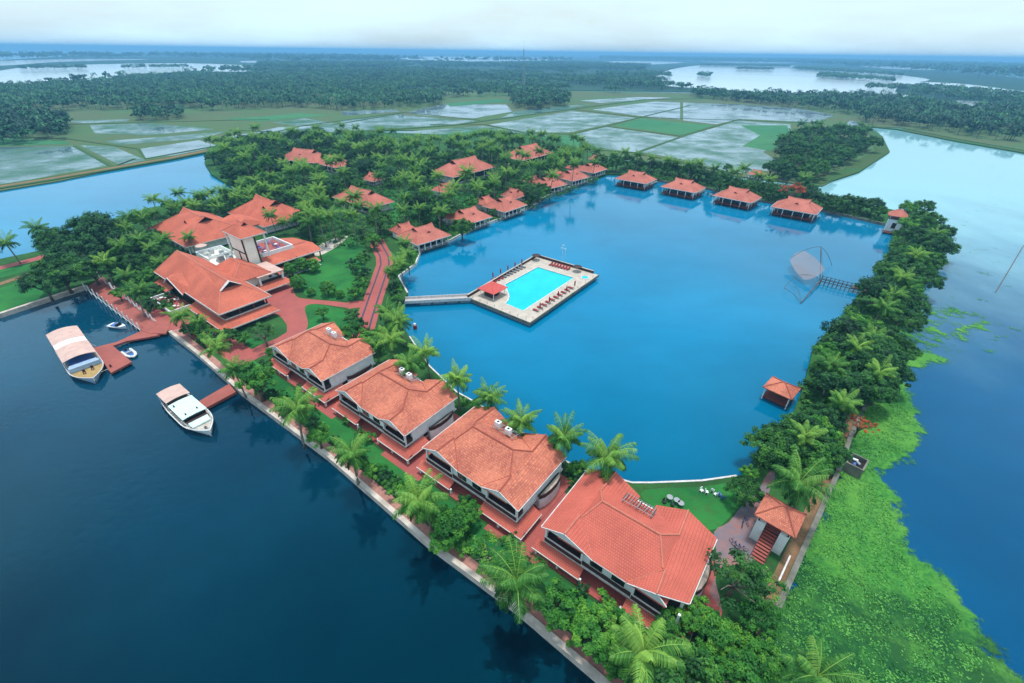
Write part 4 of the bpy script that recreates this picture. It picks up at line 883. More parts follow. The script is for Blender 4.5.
# ------------------------------------------------------------------ boathouse roof, gate house, north tower, tank
def tent_roof(w_, d_, ze, zr, rl):
    r = MB(); hw, hd, hl = w_ / 2, d_ / 2, rl / 2
    r.slab([(-hw, -hd, ze), (hw, -hd, ze), (hl, 0, zr), (-hl, 0, zr)]); r.slab([(hw, hd, ze), (-hw, hd, ze), (-hl, 0, zr), (hl, 0, zr)])
    r.slab([(hw, -hd, ze), (hw, hd, ze), (hl, 0, zr)]); r.slab([(-hw, hd, ze), (-hw, -hd, ze), (-hl, 0, zr)])
    c = MB(); 
    for sx in (-1, 1):
        for sy in (-1, 1): c.tube([(sx * hl, 0, zr + .03), (sx * hw, sy * hd, ze + .03)], .11, 5)
    c.tube([(-hl, 0, zr + .03), (hl, 0, zr + .03)], .11, 5); return r, c
HU = empty('boat_shelter', Vector((55.1, 72.4, 0)), R(-46), 'small hip roofed shelter standing in the water at the wooded bank', 'shelter')
r, c = tent_roof(5.6, 5.2, 3.1, 4.5, .4); q = r.build('roof', 'tile_old', HU); c.build('ridge_cap', 'ridge', q)
for x in (-2.3, 2.3):
    for y in (-2.1, 2.1): MB().cyl(x, y, -1.2, 3.1, .12, 6).build('post', 'white', HU)
MB().box(-2.4, 2.4, -2.2, 2.2, .5, .8).build('deck', 'redwood', HU); MB().box(-2.3, 2.3, 1.9, 2.0, .8, 1.8).build('back_screen', 'brown', HU)
GH = empty('gate_house', Vector((37.65, 39.9, 0)), R(-43), 'tall gate house with red hip roof and red stair between white walls', 'gate house')
r, c = tent_roof(5.3, 5.0, 6.3, 8.0, .6); q = r.build('roof', 'tile_old', GH); c.build('ridge_cap', 'ridge', q)
MB().box(-2.1, -.95, -1.9, 1.8, 1, 5.0).build('wall', 'white', GH); MB().box(.95, 2.1, -1.9, 1.8, 1, 5.0).build('wall', 'white', GH); MB().box(-2.1, 2.1, 1.8, 2.0, 1, 5.0).build('wall', 'white', GH)
for x in (-2.0, 1.8):
    for y in (-1.85, 1.7): MB().box(x, x + .2, y, y + .2, 5.0, 6.3).build('post', 'redwood', GH)
MB().box(-2.15, 2.15, -.2, 2.05, 4.98, 5.12).build('platform', 'brown', GH)
for k in range(14):
    z = 1.1 + k * .28; y = -5.0 + k * .36
    MB().box(-.85, .85, y, y + .34, z, z + .1).build('step', 'redpave', GH)
for x in (-.93, .87): MB().slab([(x, -5.1, 1.3), (x + .07, -5.1, 1.3), (x + .07, -.1, 5.1), (x, -.1, 5.1)], .22).build('stringer', 'redwood', GH)
b = MB(); b.box(3.05, 3.25, -6.5, -1.6, .95, 1.9); tag(b.build('garden_wall', 'trim'), 'short white wall between the gate house and the earth path', 'wall'); bpy.data.objects['garden_wall'].location = (37.65, 39.9, 0); bpy.data.objects['garden_wall'].rotation_euler = (0, 0, R(-43))
NT = empty('watch_tower', at(890, 232, 0), R(-35), 'small white tower with red roof at the far right corner of the lagoon', 'tower')
r, c = tent_roof(6.4, 5.6, 7.0, 9.2, 1.2); q = r.build('roof', 'tile_pink', NT); c.build('ridge_cap', 'ridge_pale', q)
MB().box(-2.3, 2.3, -2, 2, -.5, 5.6).build('wall', 'white', NT); MB().box(-2.6, 2.6, -2.3, 2.3, 5.6, 5.8).build('balcony', 'redwood', NT); MB().box(-.7, .7, -2.06, -2.01, 2, 4.2).build('door', 'dark', NT); MB().box(2.31, 2.36, -1, 1, 2, 4).build('window', 'glass', NT)
for x in (-2.2, 2.2):
    for y in (-1.9, 1.9): MB().cyl(x, y, 5.8, 7, .13, 6).build('post', 'white', NT)
MB().box(-2.6, 2.6, -4.6, -2.01, .4, .8).build('landing', 'redwood', NT)
TK = empty('pump_house', Vector((59.0, 53.7, 0)), R(43), 'small open-topped dark stone box with blue barrels set in the weed', 'pump house')
b = MB(); b.box(-1.7, 1.7, -1.3, -1.05, -.3, 2.2); b.box(-1.7, 1.7, 1.05, 1.3, -.3, 2.2); b.box(-1.7, -1.45, -1.05, 1.05, -.3, 2.2); b.box(1.45, 1.7, -1.05, 1.05, -.3, 2.2); b.build('wall', 'concrete', TK)
MB().box(-1.45, 1.45, -1.05, 1.05, 1.3, 1.5).build('cover', 'dark', TK)
for k, (x, y, mt) in enumerate(((-.7, .2, 'blue'), (.1, -.3, 'steel'), (.7, .3, 'white'))): tag(MB().tube([(-.3, 0, .25), (.45, 0, .25)], .22, 10).build('barrel', mt), ['blue', 'grey', 'white'][k] + ' barrel in the open-topped stone box', 'barrel'); o = COL.objects[-1]; o.location = TK.location + Vector((x * .73 - y * .68, x * .68 + y * .73, 1.5)); o.rotation_euler = (0, 0, R(43 + 50 * k))

# ------------------------------------------------------------------ jetties and the boardwalk
JZ = .95
def pxp(*pts, z=JZ): return [at(x, y, z) for x, y in pts]
mb = MB().prism(pxp((88, 287), (103, 277), (157, 319), (172, 322), (166, 334), (152, 334), (141, 331)), JZ - .25, 1.10, True)
BW = empty('boardwalk', at(88, 287, 0), 0, 'red boardwalk with rows of white posts along both edges', 'boardwalk')
def relbuild(mb, name, mat, e):
    mb.v = [(x - e.location.x, y - e.location.y, z) for x, y, z in mb.v]; return mb.build(name, mat, e)
relbuild(mb, 'walkway', 'jetty', BW)
for (x0, y0, x1, y1, n) in ((85, 288, 140, 330, 12), (100, 278, 112, 289, 3), (113, 289, 153, 321, 10)):
    for k in range(n):
        p = at(x0 + (x1 - x0) * k / (n - 1), y0 + (y1 - y0) * k / (n - 1), 1.1)
        m_ = MB(); m_.cyl(p.x, p.y, -1, 3.1, .14, 6); relbuild(m_, 'post', 'white', BW)
for ln in (((85, 288), (140, 330)), ((100, 278), (156, 321))):
    a, b = at(*ln[0], 2.2), at(*ln[1], 2.2); m_ = MB(); m_.tube([a, b], .05, 4); relbuild(m_, 'rope_rail', 'white', BW)
J1 = empty('ferry_jetty', at(100, 350, 0), 0, 'red L-shaped jetty beside the long canopied ferry', 'jetty')
a0 = pxp((152, 333), (141, 331), (117, 342), (93, 348), (111, 373), (132, 362), (113, 346), (127, 341), (150, 337), (160, 335))
relbuild(MB().prism(a0, JZ - .35, JZ + .06, True), 'platform', 'jetty', J1)
for q in ((97, 352), (103, 361), (109, 370), (120, 369), (130, 363), (122, 353), (115, 343), (128, 342), (142, 338)):
    p = at(*q, .5); m_ = MB(); m_.cyl(p.x, p.y, -1.5, .6, .22, 7); relbuild(m_, 'pile', 'concrete', J1)
p = at(111, 367, 1); MB_ = MB(); MB_.cyl(p.x, p.y, 1.0, 1.6, .18, 8); relbuild(MB_, 'bollard', 'brown', J1)
m_ = MB(); rr = railing([tuple(at(120, 341, 0)[:2]), tuple(at(145, 332, 0)[:2])], 1.0, .9, 1.5, .05); relbuild(rr, 'handrail', 'redwood', J1)
J2 = empty('landing_jetty', at(215, 396, 0), 0, 'short straight red jetty reaching from the river wall to the white cruiser', 'jetty')
relbuild(MB().prism(pxp((198, 402), (206, 408), (236, 392), (229, 384)), JZ - .5, JZ + .06, True), 'platform', 'jetty', J2)
relbuild(MB().prism(pxp((197.6, 402.3), (206, 408.7), (207, 408), (198.6, 401.6)), JZ - .6, JZ + .12, True), 'edge_beam', 'grey', J2)
for q in ((203, 405), (214, 400), (225, 394)):
    p = at(*q, .5); m_ = MB(); m_.cyl(p.x, p.y, -1.5, .45, .25, 7); relbuild(m_, 'pile', 'concrete', J2)

# ------------------------------------------------------------------ boats
def hull(L, W, H, n=14, bow=.42, stern=.85, sheer=.35, inset=0.0, z0=-.25):
    """boat hull lofted from stern (x=0) to bow (x=L)"""
    rings = []
    for i in range(n + 1):
        s_ = i / n; x = L * s_
        k = 1 if s_ < 1 - bow else max(0.0, 1 - ((s_ - (1 - bow)) / bow) ** 2.2); k *= stern + (1 - stern) * min(1, s_ / .25)
        hw = W / 2 * max(k, .02); zt = H + sheer * max(0, s_ - .55) ** 2 * 5
        rings.append([(x, -hw, zt), (x, -hw * .82, zt * .45), (x, -hw * .35, z0), (x, hw * .35, z0), (x, hw * .82, zt * .45), (x, hw, zt)])
    return rings
def hull_mb(rings, zdeck=None):
    m = MB(); n = 6
    for r in rings: m.v += r
    for i in range(len(rings) - 1):
        for k in range(n - 1): m.f.append((i * n + k, i * n + k + 1, (i + 1) * n + k + 1, (i + 1) * n + k))
    m.f.append(tuple(range(n - 1, -1, -1)))
    return m
def deck_mb(rings, z, k=.94):
    m = MB(); L = [(r[0][0], r[0][1] * k, z) for r in rings]; Rr = [(r[5][0], r[5][1] * k, z) for r in rings]
    m.add(L + Rr[::-1], [tuple(range(2 * len(rings)))[::1]]); return m
def gunwale(rings, r=.09):
    m = MB(); m.tube([q[0] for q in rings] + [q[5] for q in rings[::-1]] , r, 5); return m
M['hullblue'] = plain('pale_blue_hull', (.35, .47, .60), .4, (.28, .38, .52)); M['hullwhite'] = plain('white_hull', (.75, .78, .80), .3)
M['paletop'] = plain('pale_green_top', (.62, .80, .76), .5)
FE_s = at(61.6, 330, 3.2); FE_b = at(95, 381, .9); d = Vector((FE_b.x - FE_s.x, FE_b.y - FE_s.y)); L = d.length
FE = empty('ferry', Vector((FE_s.x, FE_s.y, 0)), math.atan2(d.y, d.x), 'long ferry with a pinkish canvas canopy and straw-coloured foredeck', 'boat')
W = 5.9; rg = hull(L, W, 1.25, 18, .28, .92, .5); hull_mb(rg).build('hull', 'hullblue', FE, True); deck_mb(rg, .95).build('deck', 'yellow', FE); gunwale(rg).build('gunwale', 'trim', FE)
c = MB(); xs = np.linspace(-.3, L * .66, 9)
def canopy(x0, x1, hw, z, crown, n=8, th=.1):
    m = MB(); top = []
    for x in (x0, x1):
        for k in range(n + 1):
            t = k / n * 2 - 1; top.append((x, hw * t, z + crown * (1 - t * t)))
    vs = top + [(x, y, zz - th) for x, y, zz in top]; N_ = n + 1; fs = []
    for k in range(n): fs += [(k, N_ + k, N_ + k + 1, k + 1), (2 * N_ + k, 2 * N_ + k + 1, 3 * N_ + k + 1, 3 * N_ + k)]
    fs += [(0, 2 * N_, 3 * N_, N_), (n, N_ + n, 3 * N_ + n, 2 * N_ + n)]
    for k in range(n): fs += [(k, k + 1, 2 * N_ + k + 1, 2 * N_ + k), (N_ + k, 3 * N_ + k, 3 * N_ + k + 1, N_ + k + 1)]
    return m.add(vs, fs)
canopy(-.4, L * .27, W / 2 * .98, 3.0, .55).build('canopy', 'pink', FE); canopy(L * .27 + .05, L * .37, W / 2 * .96, 3.02, .5).build('canopy', 'white', FE); canopy(L * .37 + .05, L * .66, W / 2 * .98, 3.0, .55).build('canopy', 'pink', FE)
for x in np.linspace(.3, L * .64, 8):
    for y in (-W / 2 + .25, W / 2 - .25): MB().cyl(x, y, 1.0, 3.0, .06, 5).build('stanchion', 'white', FE)
MB().box(.4, L * .6, -W / 2 + .6, W / 2 - .6, .97, 1.5).build('bench_rows', 'blue', FE)
MB().box(L * .70, L * .74, -W / 2 + .3, W / 2 - .3, 1.0, 2.0).slab([(L * .68, -2.4, 2.05), (L * .745, -2.4, 2.05), (L * .745, 2.4, 2.05), (L * .68, 2.4, 2.05)], .12).build('dashboard', 'hullblue', FE)
MB().box(L * .60, L * .68, -1.6, 1.6, .97, 1.7).build('helm_seats', 'blue', FE)
q = chair('brown chair on the foredeck of the long ferry', FE.matrix_basis @ Vector((L * .8, .8, 0)), .96, R(40), 'brown', 'chairs on the ferry foredeck'); q2 = copy_tree(q); q2.location = FE.matrix_basis @ Vector((L * .82, -.7, .96))
CR_s = at(171, 393, 2.2); CR_b = at(211, 433, .9); d = Vector((CR_b.x - CR_s.x, CR_b.y - CR_s.y)); L = d.length
CR = empty('cruiser', Vector((CR_s.x, CR_s.y, 0)), math.atan2(d.y, d.x), 'white cruiser with pink stern awning and pale green cabin top', 'boat')
W = 4.9; rg = hull(L, W, 1.15, 18, .42, .85, .5); hull_mb(rg).build('hull', 'hullwhite', CR, True); deck_mb(rg, 1.0).build('deck', 'stone', CR); gunwale(rg).build('gunwale', 'white', CR)
canopy(-.8, L * .24, 2.1, 2.9, .25).build('stern_awning', 'pink', CR); MB().box(.6, L * .28, -1.9, 1.9, 1.0, 1.5).build('stern_seats', 'brown', CR)
for x in (-.6, L * .22):
    for y in (-2, 2): MB().cyl(x, y, 1.0, 2.95, .05, 5).build('stanchion', 'white', CR)
MB().box(L * .30, L * .66, -1.85, 1.85, 1.0, 2.5).build('cabin', 'glass', CR); q = canopy(L * .27, L * .67, 2.1, 2.52, .16).build('cabin_top', 'paletop', CR)
MB().box(L * .34, L * .37, -1.6, -1.4, 2.7, 2.95).box(L * .60, L * .62, -1.2, -1.0, 2.65, 2.95).box(L * .58, L * .60, .9, 1.1, 2.68, 2.95).build('vent', 'black', q)
MB().slab([(L * .71, -1.7, 1.75), (L * .79, -1.5, 1.35), (L * .79, 1.5, 1.35), (L * .71, 1.7, 1.75)], .3).build('windscreen', 'paletop', CR); MB().box(L * .67, L * .71, -1.8, 1.8, 1.0, 1.8).build('bulkhead', 'brown', CR)
railing([(L * .62, -2.2), (L * .8, -1.85), (L * .97, -.2), (L * .97, .2), (L * .8, 1.85), (L * .62, 2.2)], 1.3, .7, 1.0, .03).build('bow_rail', 'white', CR)
MB().box(L * .86, L * .9, -.2, .2, 1.0, 1.25).build('bollard', 'black', CR)
for k in range(6):
    x = L * (.08 + k * .11)
    MB().cyl(x, -W / 2 * .98, .3, 1.0, .17, 7).build('fender', 'black', CR)
for k, (a, b) in enumerate((((84, 341), (96, 346)), ((101, 372), (108, 369)))):
    tag(MB().tube([at(*a, 1.3), (at(*a, 1.2) + at(*b, 1.1)) / 2, at(*b, 1.05)], .05, 4).build('mooring_rope', 'stone'), ['rear', 'front'][k] + ' mooring rope between the long ferry and its red jetty', 'rope')
p = at(110, 325, .5); p2 = at(124, 327, .5); d = p2 - p
SP = empty('speedboat', Vector((p.x, p.y, 0)), math.atan2(d.y, d.x), 'small white speedboat with blue screen beside the boardwalk posts', 'boat')
rg = hull(5.0, 2.1, .75, 12, .6, .9, .3); hull_mb(rg).build('hull', 'hullwhite', SP, True); deck_mb(rg, .7, .98).build('deck', 'hullwhite', SP); MB().box(1.0, 2.6, -.7, .7, .72, .95).build('cockpit', 'blue', SP); MB().slab([(2.6, -.8, 1.3), (3.1, -.7, .8), (3.1, .7, .8), (2.6, .8, 1.3)], .06).build('windscreen', 'glass', SP)
p = at(126, 350.5, .5); p2 = at(138, 359.5, .5); d = p2 - p
RB = empty('inflatable_boat', Vector((p.x, p.y, 0)), math.atan2(d.y, d.x), 'white rimmed inflatable boat with blue inside, beside the ferry jetty', 'boat')
pts = [(0, -.85), (2.6, -.85), (3.6, -.6), (4.2, 0), (3.6, .6), (2.6, .85), (0, .85)]
MB().tube([(x, y, .45) for x, y in pts], .3, 8).build('tube_rim', 'white', RB, True); MB().prism([(x * .96, y * .8) for x, y in pts], .15, .38, True).build('floor', 'blue', RB); MB().box(1.4, 1.9, -.6, .6, .39, .8).build('console', 'grey', RB); MB().box(-.35, 0, -.2, .2, .1, 1.0).build('outboard', 'black', RB)

# ------------------------------------------------------------------ radio mast, bench and small garden things
MT = empty('radio_mast', at(523, 90, .75), R(20), 'tall thin lattice radio mast rising above the far palm belt', 'mast')
mz = MB(); Hm = 77.5; base = 2.4
for (sx, sy) in ((-1, -1), (1, -1), (1, 1), (-1, 1)): mz.tube([(sx * base, sy * base, 0), (sx * .35, sy * .35, Hm * .82)], .16, 4)
for k in range(16):
    z0 = Hm * .82 * k / 16; z1 = Hm * .82 * (k + 1) / 16; a = base + (.35 - base) * k / 16; b2 = base + (.35 - base) * (k + 1) / 16
    for (s0, s1) in (((-1, -1), (1, -1)), ((1, -1), (1, 1)), ((1, 1), (-1, 1)), ((-1, 1), (-1, -1))):
        mz.tube([(s0[0] * a, s0[1] * a, z0), (s1[0] * b2, s1[1] * b2, z1)], .09, 3, False)
mz.build('lattice', 'grey', MT); MB().cyl(0, 0, Hm * .8, Hm, .14, 5).build('antenna', 'grey', MT)
for k, q in enumerate(((664, 503), (672, 506))):
    p = at(*q, LAND)
    chair('dark garden chair on the lawn behind the smooth red roof', p + Vector((0, 0, .02)), LAND + .02, R(30 + 40 * k), 'black', 'dark chairs on the lagoon lawn', 'garden_chair')
for k, q in enumerate(((669, 500), (676, 503), (680, 506))):
    p = at(*q, LAND); e = dining_set('dark round table on the lawn behind the smooth red roof', p, LAND + .02, 0, 'grey', 'dark tables on the lagoon lawn')
for k, q in enumerate(((701, 492), (706, 493.5), (712, 492), (715, 496))):
    chair('white plastic chair on the lagoon lawn near the water', at(*q, LAND), LAND + .02, R(20 + 60 * k), 'white', 'white chairs on the lagoon lawn', 'garden_chair')
for k, q in enumerate(((719, 496), (722, 499))):
    chair('blue chair on the lagoon lawn near the water', at(*q, LAND), LAND + .02, R(100 + 60 * k), 'blue', 'blue chairs on the lagoon lawn', 'garden_chair')
for k in range(15):
    p = S(-97 + k * 6.9, 26.05, LAND)
    e = empty('garden_lamp', p, 0, 'small white globe lamp on a short post along the river walk', 'lamp', 'garden lamps along the river walk')
    MB().cyl(0, 0, 0, .9, .07, 6).build('post', 'black', e); MB().tube([(0, 0, .88), (0, 0, .95), (0, 0, 1.12), (0, 0, 1.28), (0, 0, 1.34)], [.06, .19, .24, .17, .04], 8).build('globe', 'white', e)
def bicycle(label, p, rz):
    e = empty('bicycle', p, rz, label, 'bicycle', 'bicycles parked on the plaza')
    for x in (-.52, .52):
        m_ = MB(); m_.tube([(x + .33 * math.cos(t), 0, .34 + .33 * math.sin(t)) for t in np.linspace(0, 2 * math.pi, 13)], .03, 4); m_.build('wheel', 'black', e)
    MB().tube([(-.52, 0, .34), (-.1, 0, .8), (.4, 0, .85), (.52, 0, .34)], .03, 4).tube([(-.1, 0, .8), (0, 0, .32), (.4, 0, .85)], .03, 4).build('frame', 'blue', e); MB().box(-.22, 0, -.07, .07, .86, .92).build('saddle', 'black', e); MB().tube([(.42, -.25, 1.0), (.42, .25, 1.0)], .025, 4).build('handlebar', 'black', e)
    return e
for k, q in enumerate(((742, 525), (746, 523), (733, 545), (737, 548), (741, 550))):
    bicycle(['blue bicycle alone at the far side of the plaza, left one', 'blue bicycle alone at the far side of the plaza, right one', 'left bicycle of the three at the near side of the plaza', 'middle bicycle of the three at the near side of the plaza', 'right bicycle of the three at the near side of the plaza'][k], at(*q, LAND) + Vector((0, 0, .04)), R(60 + 25 * k))
BY = empty('life_buoy_post', at(415, 327, 0.6), 0, 'small red and white float at the lagoon edge below the palms', 'buoy')
MB().tube([(0, 0, -.6), (0, 0, .5)], .5, 10).build('float', 'redcloth', BY); MB().cyl(0, 0, .5, 1.0, .3, 8).build('cap', 'white', BY)

# ------------------------------------------------------------------ vegetation meshes
def npmesh(name, V, F, tint, mats, midx=None):
    """V (n,3), F (m,4) quads, tint per face"""
    me = bpy.data.meshes.new(name); nF = len(F)
    me.vertices.add(len(V)); me.vertices.foreach_set('co', np.asarray(V, np.float32).ravel())
    me.loops.add(nF * 4); me.loops.foreach_set('vertex_index', np.asarray(F, np.int32).ravel())
    me.polygons.add(nF); me.polygons.foreach_set('loop_start', np.arange(0, nF * 4, 4, dtype=np.int32)); me.polygons.foreach_set('loop_total', np.full(nF, 4, np.int32))
    for m in mats: me.materials.append(M[m])
    if midx is not None: me.polygons.foreach_set('material_index', np.asarray(midx, np.int32))
    me.update(calc_edges=True)
    at_ = me.attributes.new('tint', 'FLOAT', 'FACE'); at_.data.foreach_set('value', np.asarray(tint, np.float32)); return me
def frond_arrays(rng, L, az, el, droop, nleaf=26, lw=.13, ll=1.0, tint=.5):
    """one palm frond: arching rachis with hanging leaflets; returns quads and tints"""
    n = 12; t = np.linspace(0, 1, n + 1); ang = el - droop * t ** 1.3
    seg = L / n; h = np.concatenate([[0], np.cumsum(np.cos(ang[:-1]) * seg)]); z = np.concatenate([[0], np.cumsum(np.sin(ang[:-1]) * seg)])
    def pos(tt): return np.interp(tt, t, h), np.interp(tt, t, z)
    ca, sa = math.cos(az), math.sin(az); Q = []; T = []
    # rachis
    for i in range(n):
        wv = .055 * (1 - t[i] * .8)
        a = np.array([h[i] * ca, h[i] * sa, z[i]]); b = np.array([h[i + 1] * ca, h[i + 1] * sa, z[i + 1]]); s_ = np.array([-sa, ca, 0]) * wv
        Q.append([a - s_, a + s_, b + s_, b - s_]); T.append(.95)
    for side in (-1, 1):
        for k in range(nleaf):
            tt = .12 + .86 * (k + rng.uniform(0, .6)) / nleaf; hh, zz = pos(tt)
            ln = ll * (math.sin(math.pi * min(1, .18 + tt * .82)) ** .6) * rng.uniform(.85, 1.1) + .12
            fwd = .35 + .5 * tt; dz = -.45 - .35 * rng.random(); 
            d = np.array([ca * fwd - sa * side, sa * fwd + ca * side, dz]); d /= np.linalg.norm(d)
            o = np.array([hh * ca, hh * sa, zz]); al = np.array([ca, sa, 0]) * lw * .5
            mid = o + d * ln * .55 + np.array([0, 0, .08]); tip = o + d * ln + np.array([0, 0, -.18 * ln])
            c_ = tint + rng.uniform(-.12, .12)
            Q.append([o - al * .6, o + al * .6, mid + al, mid - al]); T.append(c_); Q.append([mid - al, mid + al, tip + al * .25, tip - al * .25]); T.append(c_)
    return Q, T
def palm_crown(name, seed, L=4.4, nf=24, nleaf=26, lw=.13, mat='frond', spread=1.0):
    rng = np.random.default_rng(seed); Q = []; T = []
    for k in range(nf):
        age = k / nf; az = k * 2.39996 + rng.uniform(-.42, .42); el = R(78 - 96 * age * spread) + rng.uniform(-.2, .2); dr = R(52 + 50 * age) + rng.uniform(-.25, .25)
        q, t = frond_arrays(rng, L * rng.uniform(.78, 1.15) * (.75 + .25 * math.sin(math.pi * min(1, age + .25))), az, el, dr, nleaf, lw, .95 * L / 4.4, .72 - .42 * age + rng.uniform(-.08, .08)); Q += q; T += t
    Q = np.array(Q); V = Q.reshape(-1, 3); F = np.arange(len(V)).reshape(-1, 4); return npmesh(name, V, F, T, [mat])
def trunk_mesh(name, H, lean, r0=.20, r1=.13, mat='palmbark'):
    m = MB(); pts = []; 
    for i in range(8):
        t = i / 7; pts.append((lean[0] * t ** 1.6, lean[1] * t ** 1.6, H * t))
    m.tube(pts, [r0 * 1.5] + [r0 + (r1 - r0) * i / 6 for i in range(7)], 7); return m.mesh(name, mat, True)
PALMS = []
for k, (H, lean, L, nf) in enumerate([(7.2, (.5, .3), 4.3, 24), (8.6, (-.8, .4), 4.6, 26), (9.6, (1.1, -.6), 4.5, 25), (6.0, (.2, -.5), 4.1, 22), (10.6, (-.5, -1.2), 4.4, 24)]):
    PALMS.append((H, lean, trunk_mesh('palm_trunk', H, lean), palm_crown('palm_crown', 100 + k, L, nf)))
PALMS_FAR = []
for k, (H, lean, L, nf) in enumerate([(9, (.5, .3), 3.9, 18), (11, (-.8, .4), 4.0, 18), (12.5, (1.0, -.6), 3.8, 17)]):
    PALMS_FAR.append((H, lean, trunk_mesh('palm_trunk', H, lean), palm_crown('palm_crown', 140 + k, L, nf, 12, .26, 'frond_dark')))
def crown_arrays(rng, rx, ry, rz, nclump, nleaf, leaf, flat=.0, hollow=.55, tb=.5):
    Q = []; T = []
    for c in range(nclump):
        v = rng.normal(size=3); v /= np.linalg.norm(v); rad = hollow + (1 - hollow) * rng.random() ** .5
        if v[2] < -.35: v[2] *= -.6
        bump_ = 1 + .18 * math.sin(v[0] * 5 + seed_off[0]) * math.cos(v[1] * 4 + seed_off[0] * 2)
        cen = v * np.array([rx, ry, rz]) * rad * bump_
        cr = min(rx, rz) * rng.uniform(.20, .36); ct = tb + rng.uniform(-.28, .28)
        d = rng.normal(size=(nleaf, 3)); d /= np.linalg.norm(d, axis=1)[:, None]
        p = cen + d * cr * (rng.random((nleaf, 1)) ** .45) * np.array([1, 1, .7])
        nrm = d * .8 + v * .5 + np.array([0, 0, .7]) + rng.normal(size=(nleaf, 3)) * .45; nrm /= np.linalg.norm(nrm, axis=1)[:, None]
        a = np.cross(nrm, rng.normal(size=(nleaf, 3))); a /= np.linalg.norm(a, axis=1)[:, None]; b = np.cross(nrm, a)
        s_ = leaf * rng.uniform(.7, 1.3, (nleaf, 1))
        q = np.stack([p - a * s_ - b * s_ * .25, p + a * s_ * .1 - b * s_ * .6, p + a * s_ + b * s_ * .25, p - a * s_ * .1 + b * s_ * .6], 1)
        Q.append(q); T.append(np.full(nleaf, ct) + rng.uniform(-.1, .1, nleaf))
    return np.concatenate(Q), np.concatenate(T)
seed_off = [0]
def tree_meshes(seed, rx, ry, rz, nclump, nleaf, leaf, H, mat, r0=.28, hollow=.55, bark='bark'):
    rng = np.random.default_rng(seed); seed_off[0] = seed; Q, T = crown_arrays(rng, rx, ry, rz, nclump, nleaf, leaf, hollow=hollow)
    V = Q.reshape(-1, 3) + np.array([0, 0, H]); F = np.arange(len(V)).reshape(-1, 4)
    crown = npmesh('tree_crown', V, F, T, [mat])
    m = MB(); m.tube([(0, 0, 0), (.1, .05, H * .35), (.05, -.1, H * .65)], [r0 * 1.4, r0, r0 * .8], 7)
    for k in range(7):
        az = k * .9 + rng.uniform(-.3, .3); l = rng.uniform(.55, .85); h0 = H * rng.uniform(.3, .6)
        m.tube([(0.05, 0, h0), (math.cos(az) * rx * l * .5, math.sin(az) * ry * l * .5, h0 + (H - h0) * .7), (math.cos(az) * rx * l, math.sin(az) * ry * l, H + rz * rng.uniform(-.1, .45))], [r0 * .55, r0 * .33, r0 * .12], 5)
    return (H, (0, 0), m.mesh('tree_trunk', bark, True), crown)
TR = {}
TR['round'] = [tree_meshes(1, 3.6, 3.4, 2.6, 80, 95, .19, 4.2, 'leaf'), tree_meshes(2, 4.3, 4.0, 2.9, 100, 95, .19, 5.0, 'leaf'), tree_meshes(3, 3.3, 3.6, 2.8, 75, 95, .19, 4.6, 'leaf_dark')]
TR['dark'] = [tree_meshes(4, 4.6, 4.4, 3.2, 115, 100, .20, 5.2, 'leaf_dark'), tree_meshes(5, 4.0, 4.4, 2.8, 100, 100, .20, 4.6, 'leaf_dark'), tree_meshes(6, 5.2, 4.8, 2.6, 125, 100, .20, 4.8, 'leaf')]
TR['light'] = [tree_meshes(7, 2.7, 2.5, 2.0, 58, 110, .145, 3.6, 'leaf_light', hollow=.4), tree_meshes(8, 3.1, 3.0, 1.9, 64, 110, .145, 3.8, 'leaf_light', hollow=.4), tree_meshes(9, 2.4, 2.5, 2.2, 50, 110, .14, 4.0, 'leaf_light', hollow=.4)]
TR['sparse'] = [tree_meshes(10, 3.6, 3.4, 2.0, 40, 46, .14, 4.2, 'leaf', .22, .35, 'palmbark'), tree_meshes(11, 3.2, 3.4, 2.0, 36, 46, .14, 3.8, 'leaf_light', .2, .35, 'palmbark')]
TR['red'] = [tree_meshes(12, 2.6, 2.4, 1.3, 34, 34, .13, 3.6, 'leaf_red', .2, .3)]
TR['bush'] = [tree_meshes(13, 1.2, 1.2, .9, 22, 45, .15, 1.0, 'leaf', .08, .4), tree_meshes(14, 1.4, 1.2, 1.0, 24, 45, .15, 1.1, 'leaf_light', .08, .4), tree_meshes(15, 1.1, 1.2, .9, 22, 45, .15, .9, 'leaf_dark', .08, .4)]
TR['topiary'] = [tree_meshes(16, 1.3, 1.3, 1.5, 90, 80, .12, 1.45, 'leaf_light', .12, .8)]
def plant(name, var, base, s, rz, label, cat, group=None, sz=None, tint=None):
    H, lean, tm, cm = var
    e = empty(name, base, rz, label, cat, group); e.scale = (s, s, sz or s)
    t = bpy.data.objects.new('trunk', tm); COL.objects.link(t); t.parent = e
    c = bpy.data.objects.new('crown', cm); COL.objects.link(c); c.parent = e
    if name == 'coconut_palm': c.location = (lean[0], lean[1], H)
    return e
PLACED = []
NPALM = [0]; NTREE = [0]
